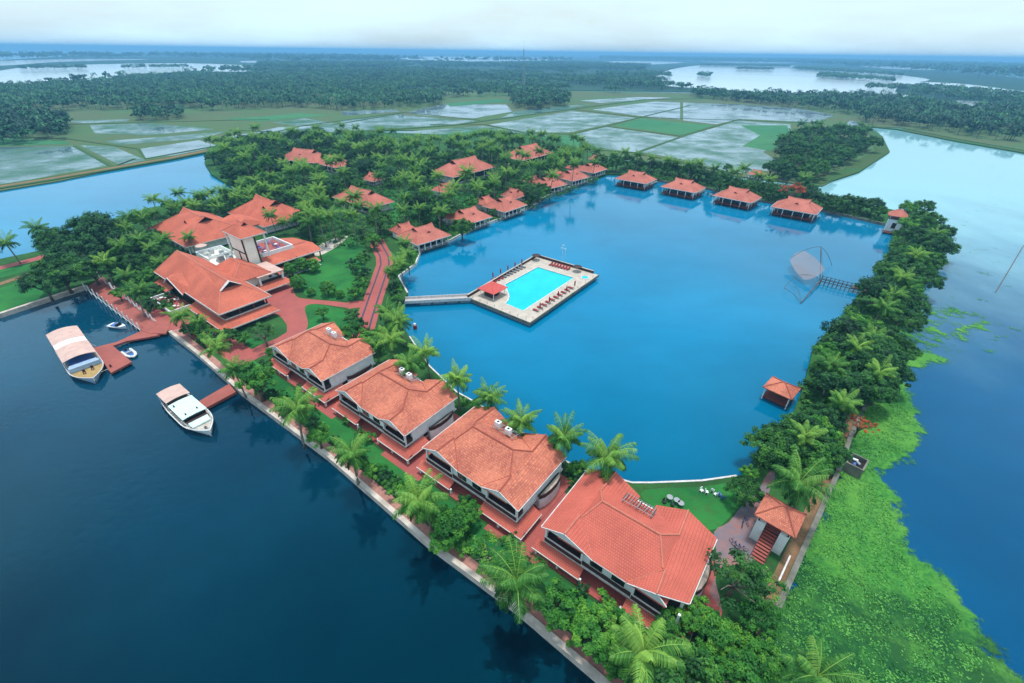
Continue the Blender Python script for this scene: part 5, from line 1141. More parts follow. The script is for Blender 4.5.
def palm(px_, py_, h, label, group=None, s=1.0, var=None, far=False, rz=None):
    """palm whose crown shows at this picture corner, at height h over the water"""
    P_ = PALMS_FAR if far else PALMS
    v = P_[NPALM[0] % len(P_)] if var is None else P_[var]; NPALM[0] += 1
    H, lean = v[0], v[1]; s_ = s; sz = (h - LAND) / H; rz = random.uniform(0, 6.28) if rz is None else rz
    c = at(px_, py_, h); l = Matrix.Rotation(rz, 2) @ Vector(lean) * s_
    b = Vector((c.x - l.x, c.y - l.y, LAND - .02)); PLACED.append((c.x, c.y, 3.2 * s))
    e = empty('coconut_palm', b, rz, label, 'palm tree', group); e.scale = (s_, s_, 1)
    t = bpy.data.objects.new('trunk', v[2]); COL.objects.link(t); t.parent = e; t.scale = (1, 1, sz)
    c_ = bpy.data.objects.new('crown', v[3]); COL.objects.link(c_); c_.parent = e; c_.location = (lean[0], lean[1], h - LAND); c_.scale = (1, 1, s_)
    return e
def tree(kind, px_, py_, label, group=None, s=1.0, h=None, name='broadleaf_tree', cat='tree', base=LAND):
    V_ = TR[kind]; v = V_[NTREE[0] % len(V_)]; NTREE[0] += 1
    c = at(px_, py_, base + v[0] * s); PLACED.append((c.x, c.y, 3.4 * s if kind != 'bush' else 1.0))
    return plant(name, v, Vector((c.x, c.y, base - .02)), s, random.uniform(0, 6.28), label, cat, group)
exec_layout = True
# ------------------------------------------------------------------ palms one can point at
G1 = 'palms along the river wall'
for (x, y, h, s, lb_) in [
 (643, 652, 9.0, 1.12, 'coconut palm at the bottom edge, just below the smooth red roof'), (517, 581, 9.0, 1.08, 'tall palm with spread fronds by the river wall, left of the smooth red roof'),
 (418, 500, 8.5, 1.02, 'palm by the river wall below the second villa from the right'), (352, 453, 8.5, 1.02, 'palm by the river wall in front of the second villa from the lobby'),
 (298, 408, 9.0, 1.08, 'palm by the river wall right of the short straight jetty'), (233, 369, 8, .8, 'palm at the river wall left of the light green tree by the short jetty'),
 (216, 347, 7.5, .85, 'yellow green palm at the river wall between lobby and short jetty'), (180, 316, 7, .8, 'palm by the river wall below the lobby entry terrace'),
 (198, 322, 6.5, .7, 'small palm right below the lobby skirt roof'), (139, 291, 8, .95, 'palm beside the right hand posts of the boardwalk'), (126, 276, 9, .85, 'palm at the head of the boardwalk')]: palm(x, y, h, lb_, G1, s)
G2 = 'palms on the lagoon shore between the villas and the footbridge'
for (x, y, h, s, lb_) in [
 (397, 321, 8, .95, 'palm at the lagoon edge just below the footbridge'), (390, 340, 7.5, .85, 'palm behind the first villa, left of the lagoon edge'), (425, 352, 8, .9, 'palm on the lagoon edge right of the first villa'),
 (408, 364, 8.5, .8, 'palm between the first and second villa on the lagoon side'), (457, 379, 8.5, .85, 'palm sticking out over the lagoon behind the second villa'), (489, 397, 8, .8, 'palm over the lagoon between the second and third villa'),
 (521, 421, 8, .8, 'palm over the lagoon behind the third villa roof'), (564, 437, 8.5, .95, 'palm over the lagoon between the third and the smooth red roofed villa'), (608, 457, 9, 1.05, 'palm over the lagoon behind the smooth red roofed villa'),
 (404, 243, 7.5, .8, 'palm at the left end of the first shore cottage'), (399, 264, 7.5, .9, 'palm at the lagoon edge above the footbridge'), (407, 255, 8, .8, 'palm leaning between shore cottage and red walkway'),
 (392, 272, 6.5, .8, 'low palm beside the red walkway near the footbridge'), (386, 312, 6, .8, 'low palm beside the lower end of the red walkway'), (377, 345, 6.5, .75, 'low palm at the lower end of the red walkway')]: palm(x, y, h, lb_, G2, s * 1.08)
G3 = 'palms on the wooded bank right of the lagoon'
for (x, y, h, s, lb_) in [
 (903, 278, 9, .85, 'palm on the wooded bank halfway between net jetty and white tower'), (917, 256, 9.5, .85, 'palm on the wooded bank just below the white tower end'), (936, 234, 9, .85, 'palm at the outer bend of the wooded bank'), (832, 366, 8, .8, 'palm on the lagoon side of the dense bank above the shelter'), (806, 437, 7.5, .8, 'palm inside the big bush mass above the gate house'), (880, 372, 8.5, .85, 'palm on the weed side of the dense bank'),
 (799, 483, 9, 1.15, 'big palm with long fronds right behind the gate house'), (843, 403, 7, .9, 'palm between the orange blossom and the water shelter'), (884, 308, 9, .95, 'bright green palm on the bank right of the fishing net'),
 (872, 337, 9, .85, 'dark palm in the middle of the wooded bank'), (893, 296, 8, .8, 'palm on the wooded bank above the fishing net jetty'), (858, 347, 9, .8, 'palm among the flat dark crowns of the wooded bank')]: palm(x, y, h, lb_, G3, s)
palm(818, 676, 8.5, 'dim palm over the green weed at the bottom edge', None, 1.0)
G4 = 'palms behind and around the lobby'
for (x, y, h, s, lb_) in [
 (129, 217, 9.5, .9, 'palm on the pond shore, left one of the pair above the boardwalk'), (154, 214, 9, .9, 'palm on the pond shore touching the left hall roof'), (175, 208, 9, .9, 'palm on the pond shore behind the left hall roof, left one'),
 (193, 206, 8, .85, 'palm on the pond shore behind the left hall roof, middle one'), (215, 201, 8, .85, 'palm on the pond shore behind the ridge of the left hall'), (236, 197, 8.5, .85, 'palm on the pond shore between the ridges of both halls'), (250, 193, 8.5, .85, 'palm left of the peak of the right hall'), (264, 186, 9, .85, 'palm behind the peak of the right hall'),
 (208, 139, 12, .95, 'lone tall palm on the bund at the pond corner'), (270, 215, 9, .9, 'palm standing in front of the right hall roof beside the tower'), (283, 222, 6, .75, 'low round palm beside the right roof terrace'),
 (104, 262, 8, .95, 'palm in the left garden above the boardwalk'), (120, 246, 9, .85, 'palm in the left garden left of the hall roof'), (37, 228, 8, 1.0, 'palm over the pond above the left lawn'), (5, 243, 8, 1.1, 'palm cut by the left edge of the picture over the pond'),
 (160, 262, 7, .7, 'palm left of the lobby roof corner'), (150, 248, 7.5, .75, 'palm between the lobby roof and the left hall'), (188, 237, 7, .7, 'palm in the gap between lobby and left hall')]: palm(x, y, h, lb_, G4, s)

# ------------------------------------------------------------------ broadleaf trees one can point at
for (k, x, y, s, lb_, g) in [
 ('dark', 95, 228, 1.5, 'large dark tree on the pond shore above the left garden', None), ('dark', 75, 252, 1.45, 'large dark tree with flat crown beside the left lawn', None), ('dark', 60, 272, 1.35, 'dark tree above the river wall corner, right of the lawn', None), ('dark', 42, 283, 1.05, 'dark bushy tree at the river wall on the left lawn', None), ('dark', 90, 268, 1.2, 'dark tree above the start of the boardwalk', None), ('round', 112, 238, 1.1, 'tree in the left garden between dark trees and palms', None), ('dark', 55, 240, 1.2, 'dark tree at the red wall of the pond', None),
 ('round', 132, 262, .9, 'round tree in the garden left of the lobby', None), ('light', 150, 275, .9, 'light green tree at the left corner of the lobby roof', None), ('round', 128, 246, .9, 'tree behind the left garden palms', None), ('light', 118, 293, .7, 'light green shrub tree along the boardwalk edge', None),
 ('light', 256, 379, 1.35, 'bright green leafy tree at the head of the short straight jetty', None), ('light', 243, 338, .6, 'small leafy tree between the short jetty path and the lobby lawn', None), ('round', 228, 336, .55, 'small round tree beside the path below the lobby', None), ('light', 272, 352, .55, 'small leafy tree at the left corner of the first villa', None), ('sparse', 208, 334, .9, 'loose tree in front of the lobby facing the river', None), ('sparse', 262, 331, 1.0, 'grey green round tree on the lawn right of the lobby', None), ('light', 352, 332, 1.1, 'bright green tree behind the first villa', None), ('light', 372, 337, 1.1, 'leafy tree between first villa and red walkway', None), ('light', 322, 312, .6, 'small leafy tree on the lawn beside the forecourt', None),
 ('light', 452, 524, 1.0, 'bright green tree right of the palm below the third villa', None), ('light', 443, 540, .75, 'small bright green tree close to the river wall', None), ('light', 468, 512, .7, 'bright green tree touching the skirt roof of the third villa', None),
 ('sparse', 489, 552, 1.0, 'loose grey green tree left of the tall palm by the river wall', None), ('light', 556, 604, 1.0, 'dense green tree below the smooth red roofed villa', None), ('light', 596, 632, 1.0, 'green tree left of the palm at the bottom edge', None), ('sparse', 535, 566, .6, 'loose tree at the left corner of the smooth red roofed villa', None), ('light', 612, 655, .8, 'green tree touching the palm at the bottom edge', None),
 ('light', 694, 612, .85, 'green tree at the bottom corner of the smooth red roof', None), ('light', 668, 626, .65, 'small green tree below the smooth red roof corner', None), ('sparse', 738, 575, 1.3, 'loose grey branched tree between plaza and gate house', None), ('sparse', 760, 590, 1.1, 'loose branched tree beside the earth path', None), ('light', 718, 636, .9, 'green tree beside the red patch at the bottom edge', None), ('light', 742, 652, .9, 'green tree beside the boundary wall near the bottom edge', None), ('light', 706, 672, .9, 'green tree cut by the bottom edge below the red patch', None), ('light', 745, 674, 1.0, 'dark green tree cut by the bottom edge near the boundary wall', None), ('light', 770, 660, .8, 'low green tree outside the boundary wall', None), ('round', 668, 680, 1.1, 'tree cut by the bottom edge right of the palm', None), ('light', 762, 619, .9, 'green tree leaning over the earth path', None),
 ('light', 749, 472, .55, 'small light green bush tree at the lagoon corner of the lawn', None), ('round', 746, 492, .6, 'round bush tree at the right end of the lagoon lawn', None),
 ('red', 862, 423, .95, 'shrub with orange red blossom beside the boundary wall', None), ('red', 838, 414, .7, 'shrub with orange blossom under the palm on the wooded bank', None), ('red', 793, 189, 2.3, 'orange red blossoming tree behind the rightmost lagoon cottage', None),
 ('dark', 340, 398, .8, 'green tree in front of the gap between the first and second villa', None) if False else ('light', 318, 436, .8, 'low tree in front of the second villa', None),
 ('round', 334, 262, .01, '', None) if False else ('round', 304, 254, .55, 'clipped round tree at the top of the main lawn edge', None),
 ('round', 462, 227, 1.0, 'round green tree in front of the second shore cottage', None), ('round', 533, 194, 1.15, 'big round tree on the shore between the two groups of cottages', None), ('round', 493, 212, .5, 'small shrub tree between the second and third shore cottage', None),
]:
    tree(k, x, y, lb_, g, s)
for k, (x, y) in enumerate([(291, 270), (302, 265), (313, 266), (306, 254), (296, 258), (298, 283), (328, 289), (311, 292), (340, 294)]):
    tree('topiary', x, y, ['clipped bush nearest the porch', 'clipped bush in the front row by the lobby, middle', 'clipped bush at the lawn side of the row by the lobby', 'clipped bush behind the row by the lobby', 'clipped bush beside the lobby side roof', 'clipped bush at the forecourt corner of the lawn', 'clipped round bush alone at the forecourt edge of the lawn', 'small clipped bush left of the lone round one', 'small clipped bush right of the lone round one'][k], 'clipped bushes round the main lawn', 1.45 if k < 7 else .8, name='clipped_bush', cat='bush')
# wooded bank: crowns along the strip between lagoon and weed
GB = 'trees on the wooded bank right of the lagoon'
bank = [(786, 441, 1.0), (804, 430, 1.0), (818, 432, 1.05), (772, 447, .95), (805, 442, 1.0), (828, 418, .7), (830, 452, .7), (815, 462, .8),
        (827, 374, 1.0), (842, 385, 1.15), (862, 380, 1.2), (880, 390, .95), (834, 354, 1.05), (852, 350, 1.2), (872, 358, 1.25), (891, 372, .9), (845, 332, 1.2), (864, 327, 1.2), (884, 340, 1.1), (899, 350, .8), 
        (878, 290, 1.15), (897, 300, 1.1), (910, 290, 1.1), (888, 272, 1.15), (907, 268, 1.2), (922, 278, 1.0), (930, 262, 1.2), (912, 252, 1.2), (895, 258, .9), (937, 245, 1.15), (922, 236, 1.25), (944, 232, 1.0), (908, 224, 1.2), (928, 220, 1.2), (902, 318, 1.0), (913, 306, .9), (948, 248, .8), (908, 208, 1.2), (925, 207, 1.1)]
for k, (x, y, s) in enumerate(bank):
    reg = 'above the gate house' if y > 400 else ('between water shelter and fishing net' if y > 322 else 'between fishing net and white tower')
    kd = ('dark', 'round', 'light', 'round', 'dark')[k % 5]
    tree(kd, x, y, {'dark': 'dark spreading tree ', 'round': 'green spreading tree ', 'light': 'bright green tree '}[kd] + 'on the wooded bank ' + reg, GB, s * (.95 if kd != 'light' else 1.15))
GN = 'trees behind the lagoon cottages'
for k, (x, y, s) in enumerate([(850, 201, 1.0), (862, 204, 1.0), (874, 205, .9), (838, 203, .9), (829, 200, .8), (880, 211, .8), (700, 172, 1.1), (712, 176, 1.0), (722, 180, 1.2), (735, 184, 1.1), (746, 186, 1.0), (668, 168, 1.1), (655, 165, 1.0), (640, 163, 1.0), (628, 160, .9), (692, 170, 1.2), (680, 170, .9), (760, 187, .9), (775, 190, 1.0), (783, 197, .9), (812, 196, 1.0), (617, 162, 1.1), (607, 165, .8), (728, 168, .8), (805, 188, 1.2)]):
    tree('round' if k % 2 else 'dark', x, y, ('green tree ' if k % 2 else 'dark tree ') + ('between the rightmost lagoon cottage and the white tower' if x > 806 else 'in the belt behind the row of lagoon cottages'), GN, s)
for k, (x, y, h) in enumerate([(700, 163, 10), (652, 158, 10), (668, 160, 10), (638, 155, 11), (735, 172, 10), (745, 168, 11), (715, 168, 9), (690, 164, 11), (759, 176, 9), (625, 152, 11), (805, 178, 10), (770, 180, 9), (676, 163, 9), (614, 155, 10)]):
    palm(x, y, h, 'coconut palm standing up from the tree belt behind the lagoon cottages', 'palms behind the lagoon cottages', .95)

# ------------------------------------------------------------------ garden wood between lobby, pond and paddies
REG = P2((212, 160), (235, 142), (300, 138), (360, 140), (430, 150), (500, 142), (560, 150), (602, 163), (600, 176), (575, 184), (545, 196), (520, 208), (470, 222), (420, 232), (385, 228), (372, 245), (360, 238), (335, 240), (312, 238), (300, 225), (318, 212), (300, 196), (262, 182), (235, 180), z=4)
avoid = []
for o in list(COL.objects):
    if o.parent is None and o.get('category') in ('cottage', 'villa', 'building'):
        avoid.append((o.location.x, o.location.y, (o.get('clear_radius') or 8.0) if o.name.startswith('cottage') else 15))
clear = [P2((355, 190), (440, 190), (470, 212), (425, 226), (380, 222), (372, 200), z=1)]
random.seed(11)
xs = [p.x for p in REG]; ys = [p.y for p in REG]; pts = []
def radius_for(o): return 7.5
for _ in range(9000):
    p = (random.uniform(min(xs), max(xs)), random.uniform(min(ys), max(ys)))
    if not inpoly(p, REG) or (inpoly(p, clear[0]) and random.random() < .8): continue
    if any((p[0] - a) ** 2 + (p[1] - b) ** 2 < r * r for a, b, r in avoid): continue
    # keep a view of the low red roofs from the river side
    if any(abs(p[0] - a - (p[1] - b) * a / max(b, 1)) < r + 1 and -r - (17 if r > 12 else 9) < p[1] - b < 0 for a, b, r in avoid if r != 15): continue
    if any((p[0] - a) ** 2 + (p[1] - b) ** 2 < 6.6 ** 2 for a, b, k in pts): continue
    if any((p[0] - a) ** 2 + (p[1] - b) ** 2 < (r + 1.5) ** 2 for a, b, r in PLACED): continue
    pts.append((p[0], p[1], random.random()))
def region_words(x, y):
    u, v = SL((x, y))
    if y > 290: return 'near the top left garden cottages'
    if y > 235 and x > -60: return 'around the two larger red roofs by the paddies'
    if x < -95: return 'in the dark grove between the pond and the halls'
    if y < 205: return 'in the grove between the main lawn and the shore cottages'
    return 'in the middle of the garden wood'
for i, (x, y, q) in enumerate(pts):
    west = x < -85
    if q < (.42 if west else .72):
        v = PALMS[i % 5]; H, lean = v[0], v[1]; h = random.uniform(8.5, 14.5); s = random.uniform(.85, 1.1)
        e = empty('coconut_palm', Vector((x, y, LAND)), random.uniform(0, 6.28), 'coconut palm ' + region_words(x, y), 'palm tree', 'palms of the garden wood, ' + region_words(x, y)); e.scale = (s, s, 1)
        t = bpy.data.objects.new('trunk', v[2]); COL.objects.link(t); t.parent = e; t.scale = (1, 1, (h - 1) / H)
        c_ = bpy.data.objects.new('crown', v[3]); COL.objects.link(c_); c_.parent = e; c_.location = (lean[0], lean[1], h - 1); c_.scale = (1, 1, s)
    else:
        kind = 'dark' if (q < .8 and west) or q > .93 else ('light' if q > .86 else 'round'); V_ = TR[kind]; s = random.uniform(.95, 1.35)
        plant('broadleaf_tree', V_[i % len(V_)], Vector((x, y, LAND - .02)), s, random.uniform(0, 6.28), {'dark': 'dark leafy tree ', 'light': 'light green tree ', 'round': 'green rounded tree '}[kind] + region_words(x, y), 'tree', {'dark': 'dark', 'light': 'light', 'round': 'green'}[kind] + ' trees of the garden wood, ' + region_words(x, y))
# spit of trees at the right edge of the paddies
SPIT = P2((768, 172), (775, 150), (800, 135), (830, 132), (862, 136), (868, 148), (845, 162), (815, 175), (790, 182), z=3)
xs = [p.x for p in SPIT]; ys = [p.y for p in SPIT]; sp = []
for _ in range(4000):
    p = (random.uniform(min(xs), max(xs)), random.uniform(min(ys), max(ys)))
    if not inpoly(p, SPIT) or any((p[0] - a) ** 2 + (p[1] - b) ** 2 < 7.5 ** 2 for a, b in sp): continue
    sp.append(p)
for i, (x, y) in enumerate(sp[:90]):
    if i % 3 == 0:
        v = PALMS_FAR[i % 9 // 3]; e = empty('coconut_palm', Vector((x, y, .58)), random.uniform(0, 6.28), 'coconut palm in the clump on the spit right of the pale paddies', 'palm tree', 'palms on the spit right of the paddies'); s_ = random.uniform(.85, 1.35); e.scale = (s_, s_, s_)
        for nm, me, z in (('trunk', v[2], 0), ('crown', v[3], v[0])):
            t = bpy.data.objects.new(nm, me); COL.objects.link(t); t.parent = e; t.location = (v[1][0] if z else 0, v[1][1] if z else 0, z)
    else: plant('broadleaf_tree', TR['dark'][i % 3], Vector((x, y, .58)), random.uniform(.9, 1.5), random.uniform(0, 6.28), 'dark tree in the clump on the spit right of the pale paddies', 'tree', 'trees on the spit right of the paddies')

# shrubs along the river wall, villas and walkway
random.seed(5)
GS = 'low shrubs between the villas and the river wall'; n = 0
for u in np.arange(-92, 6, 2.3):
    v = random.choice([26.0, 27.0, 31.2]) + random.uniform(-.6, .6)
    var = TR['bush'][n % 3]; n += 1; s = random.uniform(.7, 1.3)
    plant('shrub', var, S(u, v, LAND), s, random.uniform(0, 6), 'low green shrub in the strip between the villas and the river wall', 'shrub', GS)
for k in range(18):
    q = (random.uniform(348, 364), random.uniform(250, 330)); q = (q[0] + (330 - q[1]) * .05, q[1])
    p = at(*q, LAND); plant('shrub', TR['bush'][k % 3], p, random.uniform(.9, 1.8), random.uniform(0, 6), 'leafy shrub in the hedge between the main lawn and the red walkway', 'shrub', 'shrubs along the red walkway')
for k in range(14):
    q = (random.uniform(391, 402), random.uniform(255, 345)); p = at(*q, LAND)
    plant('shrub', TR['bush'][k % 3], p, random.uniform(.8, 1.7), random.uniform(0, 6), 'leafy shrub between the red walkway and the lagoon', 'shrub', 'shrubs between red walkway and lagoon')
for k in range(34):
    t = random.random(); q = (105 + 60 * t + random.uniform(-6, 12), 272 + 45 * t + random.uniform(-25, 0)); p = at(*q, LAND)
    plant('shrub', TR['bush'][k % 3], p, random.uniform(1, 2), random.uniform(0, 6), 'leafy shrub in the garden between the boardwalk and the lobby', 'shrub', 'shrubs between boardwalk and lobby')
for k in range(14):
    p = S(random.uniform(-124, -108), random.uniform(26.5, 30.5), LAND); plant('shrub', TR['bush'][k % 3], p, random.uniform(.8, 1.5), random.uniform(0, 6), 'leafy shrub in front of the lobby skirt roof', 'shrub', 'shrubs in front of the lobby')
for k in range(16):
    p = S(random.choice([-68.9, -45.4, -21.8]) + random.uniform(-.6, .6), random.uniform(44, 50), LAND); plant('shrub', TR['bush'][k % 3], p, random.uniform(.8, 1.5), random.uniform(0, 6), 'leafy shrub behind the gaps between the villas', 'shrub', 'shrubs behind the villas')
for k in range(26):
    q = (random.uniform(600, 760), 0); q = (q[0], 640 + (q[0] - 600) * -.05 + random.uniform(-30, 40)); p = at(*q, LAND)
    plant('shrub', TR['bush'][k % 3], p, random.uniform(.8, 1.6), random.uniform(0, 6), 'leafy shrub in the thicket at the bottom edge right of the palm', 'shrub', 'shrubs in the bottom thicket')

HG = P2((152, 216), (190, 206), (240, 193), (262, 184), (300, 197), (322, 212), (312, 244), (296, 236), (300, 226), z=2)
HG2 = P2((128, 236), (150, 226), (156, 236), (185, 252), (180, 262), (158, 262), (140, 262), z=2)
hb = [(o.location.x, o.location.y) for o in COL.objects if o.name.startswith('hall') or o.name.startswith('link_b')]; hp = []
for _ in range(3000):
    reg = HG if random.random() < .8 else HG2; p = (random.uniform(min(q.x for q in reg), max(q.x for q in reg)), random.uniform(min(q.y for q in reg), max(q.y for q in reg)))
    if not inpoly(p, reg) or any((p[0] - a) ** 2 + (p[1] - b) ** 2 < 14 ** 2 for a, b in hb) or any((p[0] - a) ** 2 + (p[1] - b) ** 2 < 5.5 ** 2 for a, b in hp): continue
    if any((p[0] - a) ** 2 + (p[1] - b) ** 2 < 3.5 ** 2 for a, b, r in PLACED): continue
    u_, v_ = SL(p)
    if -160 < u_ < -130 and 29 < v_ < 75: continue
    hp.append(p)
for i, (x, y) in enumerate(hp[:70]):
    if i % 5 < 3:
        v = PALMS[i % 5]; e = empty('coconut_palm', Vector((x, y, LAND)), random.uniform(0, 6.28), 'coconut palm in the grove round the two halls behind the lobby', 'palm tree', 'palms round the halls'); e.scale = (.85, .85, .8)
        for nm, me, z in (('trunk', v[2], 0), ('crown', v[3], v[0])):
            t = bpy.data.objects.new(nm, me); COL.objects.link(t); t.parent = e; t.location = (v[1][0] if z else 0, v[1][1] if z else 0, z)
    else: plant('broadleaf_tree', TR['round'][i % 3], Vector((x, y, LAND)), random.uniform(.6, .9), random.uniform(0, 6.28), 'rounded tree in the grove round the two halls behind the lobby', 'tree', 'trees round the halls')

# undergrowth: leafy ground cover nobody could count
def undergrowth(name, regs, per, label, seed, skip=(), leafm='leaf', hh=1.0, z0=None, lf=1.0):
    rng = np.random.default_rng(seed); VV = []; TT = []; 
    for reg in regs:
        x = np.array([p[0] for p in reg]); y = np.array([p[1] for p in reg]); A = .5 * abs(np.dot(x, np.roll(y, 1)) - np.dot(y, np.roll(x, 1))); n = int(A / per * (x.max() - x.min()) * (y.max() - y.min()) / A)
        for a, b_ in zip(rng.uniform(x.min(), x.max(), n), rng.uniform(y.min(), y.max(), n)):
            if not inpoly((a, b_), reg) or any((a - q) ** 2 + (b_ - w_) ** 2 < r * r for q, w_, r in skip): continue
            m_ = 26; r = rng.uniform(.7, 1.5); d = rng.normal(size=(m_, 3)); d /= np.linalg.norm(d, axis=1)[:, None]; d[:, 2] = abs(d[:, 2])
            p = d * r * np.array([1, 1, .9 * hh]) + np.array([a, b_, LAND if z0 is None else z0]); nr = d + rng.normal(size=(m_, 3)) * .5 + np.array([0, 0, .6]); nr /= np.linalg.norm(nr, axis=1)[:, None]
            u_ = np.cross(nr, rng.normal(size=(m_, 3))); u_ /= np.linalg.norm(u_, axis=1)[:, None]; w2_ = np.cross(nr, u_); s_ = rng.uniform(.25, .45, (m_, 1)) * lf
            VV.append(np.stack([p - u_ * s_, p - w2_ * s_ * .6, p + u_ * s_, p + w2_ * s_ * .6], 1)); TT.append(np.full(m_, rng.uniform(.15, .85)))
    Q = np.concatenate(VV); V = Q.reshape(-1, 3); o = bpy.data.objects.new(name, npmesh(name, V, np.arange(len(V)).reshape(-1, 4), np.concatenate(TT), [leafm])); COL.objects.link(o); return tag(o, label, kind='stuff')
undergrowth('undergrowth', [REG], 5.0, 'leafy undergrowth below the trees of the garden wood', 21, [(a, b_, r + .5) for a, b_, r in avoid])
E2_ = [(p.x, p.y) for p in (shoreE[::-1] + [shoreN[-1]])]; E3_ = [(p.x, p.y) for p in east_edge[4:]]
undergrowth('undergrowth', [E2_ + E3_[::-1]], 3.2, 'leafy undergrowth along the wooded bank right of the lagoon', 22, [(55.1, 72.4, 3.6)])
undergrowth('undergrowth', [[(p.x, p.y) for p in (shoreN + north_edge[:7])]], 4.0, 'leafy undergrowth behind the lagoon cottages', 23, hh=1.6)
undergrowth('undergrowth', [[(p.x, p.y) for p in P2((62, 240), (105, 226), (150, 213), (158, 235), (156, 262), (158, 290), (125, 280), (103, 272), (60, 285), (40, 270))]], 5.0, 'leafy undergrowth in the garden left of the lobby', 24)
undergrowth('undergrowth', [[tuple(q) for q in strip([Vector(p[:2]) + Vector((-1.0, -.8)) for p in shoreS[5:-2]], 1.8)]], 2.4, 'low plants along the kerb between the villas and the lagoon', 28, leafm='leaf_light', hh=.8)
undergrowth('undergrowth', [[tuple(q) for q in strip([Vector(p[:2]) + Vector((-1.6, .6)) for p in shoreW[:7]], 1.8)]], 3.2, 'low plants along the kerb of the shore cottages', 29, leafm='leaf_light', hh=.8)
undergrowth('undergrowth', [HG, HG2], 4.5, 'leafy undergrowth round the halls behind the lobby', 27, [(a, b_, 11.5) for a, b_ in hb])
undergrowth('undergrowth', [[S(-95, 26.8), S(4, 26.8), S(4, 28.6), S(-95, 28.6)]], 6, 'low hedge plants along the inside of the river wall', 25, leafm='leaf_light', hh=.7)
undergrowth('undergrowth', [[(p.x, p.y) for p in P2((560, 600), (680, 625), (760, 600), (745, 650), (700, 720), (600, 660))]], 7, 'leafy undergrowth in the thicket at the bottom edge', 26, leafm='leaf_light')
# ------------------------------------------------------------------ duckweed on the backwater
wp = P2((700, 900), (757, 653), (834, 479), (848, 440), (870, 395), (893, 345), (903, 344), (920, 350), (946, 358), (940, 364), (920, 366), (896, 374), (906, 388), (914, 400), (922, 425), (923, 440), (911, 458), (882, 470), (887, 486), (898, 505), (906, 535), (925, 560), (946, 581), (968, 605), (981, 622), (991, 643), (1015, 668), (1040, 700), (1100, 800), z=.1)
wpn = np.array([(p.x, p.y) for p in wp])
EXTRA = [((905, 330), (955, 318), 7, .02), ((905, 322), (918, 326), 5, .05), ((950, 330), (1000, 322), 6, -.06), ((930, 290), (965, 250), 16, -.12), ((968, 240), (1000, 165), 4.5, -.13), ((935, 300), (990, 285), 12, -.16), ((950, 270), (1020, 262), 10, -.17), ((900, 345), (960, 335), 8, -.06)]
def segd(X, Y, a, b):
    d = np.array(b) - np.array(a); L2 = d @ d; t = np.clip(((X - a[0]) * d[0] + (Y - a[1]) * d[1]) / L2, 0, 1); return np.hypot(X - a[0] - t * d[0], Y - a[1] - t * d[1])
def weed(name, x0, x1, y0, y1, st, lab):
    gx = np.arange(x0, x1 + st, st); gy = np.arange(y0, y1 + st, st); X, Y = np.meshgrid(gx, gy); X = X.ravel(); Y = Y.ravel()
    dist = np.full(len(X), 1e9); ins = np.zeros(len(X), bool); j = len(wpn) - 1
    for i in range(len(wpn)):
        dist = np.minimum(dist, segd(X, Y, wpn[j], wpn[i]))
        yi, yj, xi, xj = wpn[i, 1], wpn[j, 1], wpn[i, 0], wpn[j, 0]
        c = ((yi > Y) != (yj > Y)) & (X < (xj - xi) * (Y - yi) / (yj - yi + 1e-12) + xi); ins ^= c; j = i
    den = np.where(ins, dist, -dist) / 9.0 + .04
    for (a, b, wd, am) in EXTRA:
        pa, pb = at(*a, .1), at(*b, .1); sd_ = segd(X, Y, (pa.x, pa.y), (pb.x, pb.y)); den = np.maximum(den, np.minimum(am, (wd - sd_) / 3 ))
    den = np.clip(den, -1, 1)
    nx, ny = len(gx), len(gy); idx = np.arange(nx * ny).reshape(ny, nx)
    F = np.stack([idx[:-1, :-1], idx[:-1, 1:], idx[1:, 1:], idx[1:, :-1]], -1).reshape(-1, 4)
    keep = den[F].max(1) > -.6; F = F[keep]
    used = np.unique(F); rem = -np.ones(nx * ny, int); rem[used] = np.arange(len(used)); F = rem[F]
    V = np.stack([X, Y, np.full(len(X), .11)], 1)[used]
    me = bpy.data.meshes.new(name); me.vertices.add(len(V)); me.vertices.foreach_set('co', V.astype(np.float32).ravel()); me.loops.add(len(F) * 4); me.loops.foreach_set('vertex_index', F.astype(np.int32).ravel())
    me.polygons.add(len(F)); me.polygons.foreach_set('loop_start', np.arange(0, len(F) * 4, 4, dtype=np.int32)); me.polygons.foreach_set('loop_total', np.full(len(F), 4, np.int32)); me.update(calc_edges=True)
    a_ = me.attributes.new('cover', 'FLOAT', 'POINT'); a_.data.foreach_set('value', den[used].astype(np.float32))
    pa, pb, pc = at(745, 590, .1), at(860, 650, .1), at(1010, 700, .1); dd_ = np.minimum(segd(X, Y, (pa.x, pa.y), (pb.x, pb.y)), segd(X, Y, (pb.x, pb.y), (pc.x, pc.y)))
    o_ = me.attributes.new('darker_weed', 'FLOAT', 'POINT'); o_.data.foreach_set('value', np.clip(1 - (dd_ - 5) / 9, 0, 1)[used].astype(np.float32))  # mask that darkens the weed along a line near the bottom edge
    me.materials.append(M['weed']); o = bpy.data.objects.new(name, me); COL.objects.link(o); return tag(o, lab, kind='stuff')
m, t, b = newmat('floating_weed'); b.inputs['Roughness'].default_value = .9; b.inputs['Specular IOR Level'].default_value = .15
a_ = N(t, 'ShaderNodeAttribute'); a_.attribute_name = 'cover'
c1 = noise_fac(t, 1.5, 9, .36, .60, .85); col = mixc(t, c1, (.115, .37, .052), (.026, .18, .034))
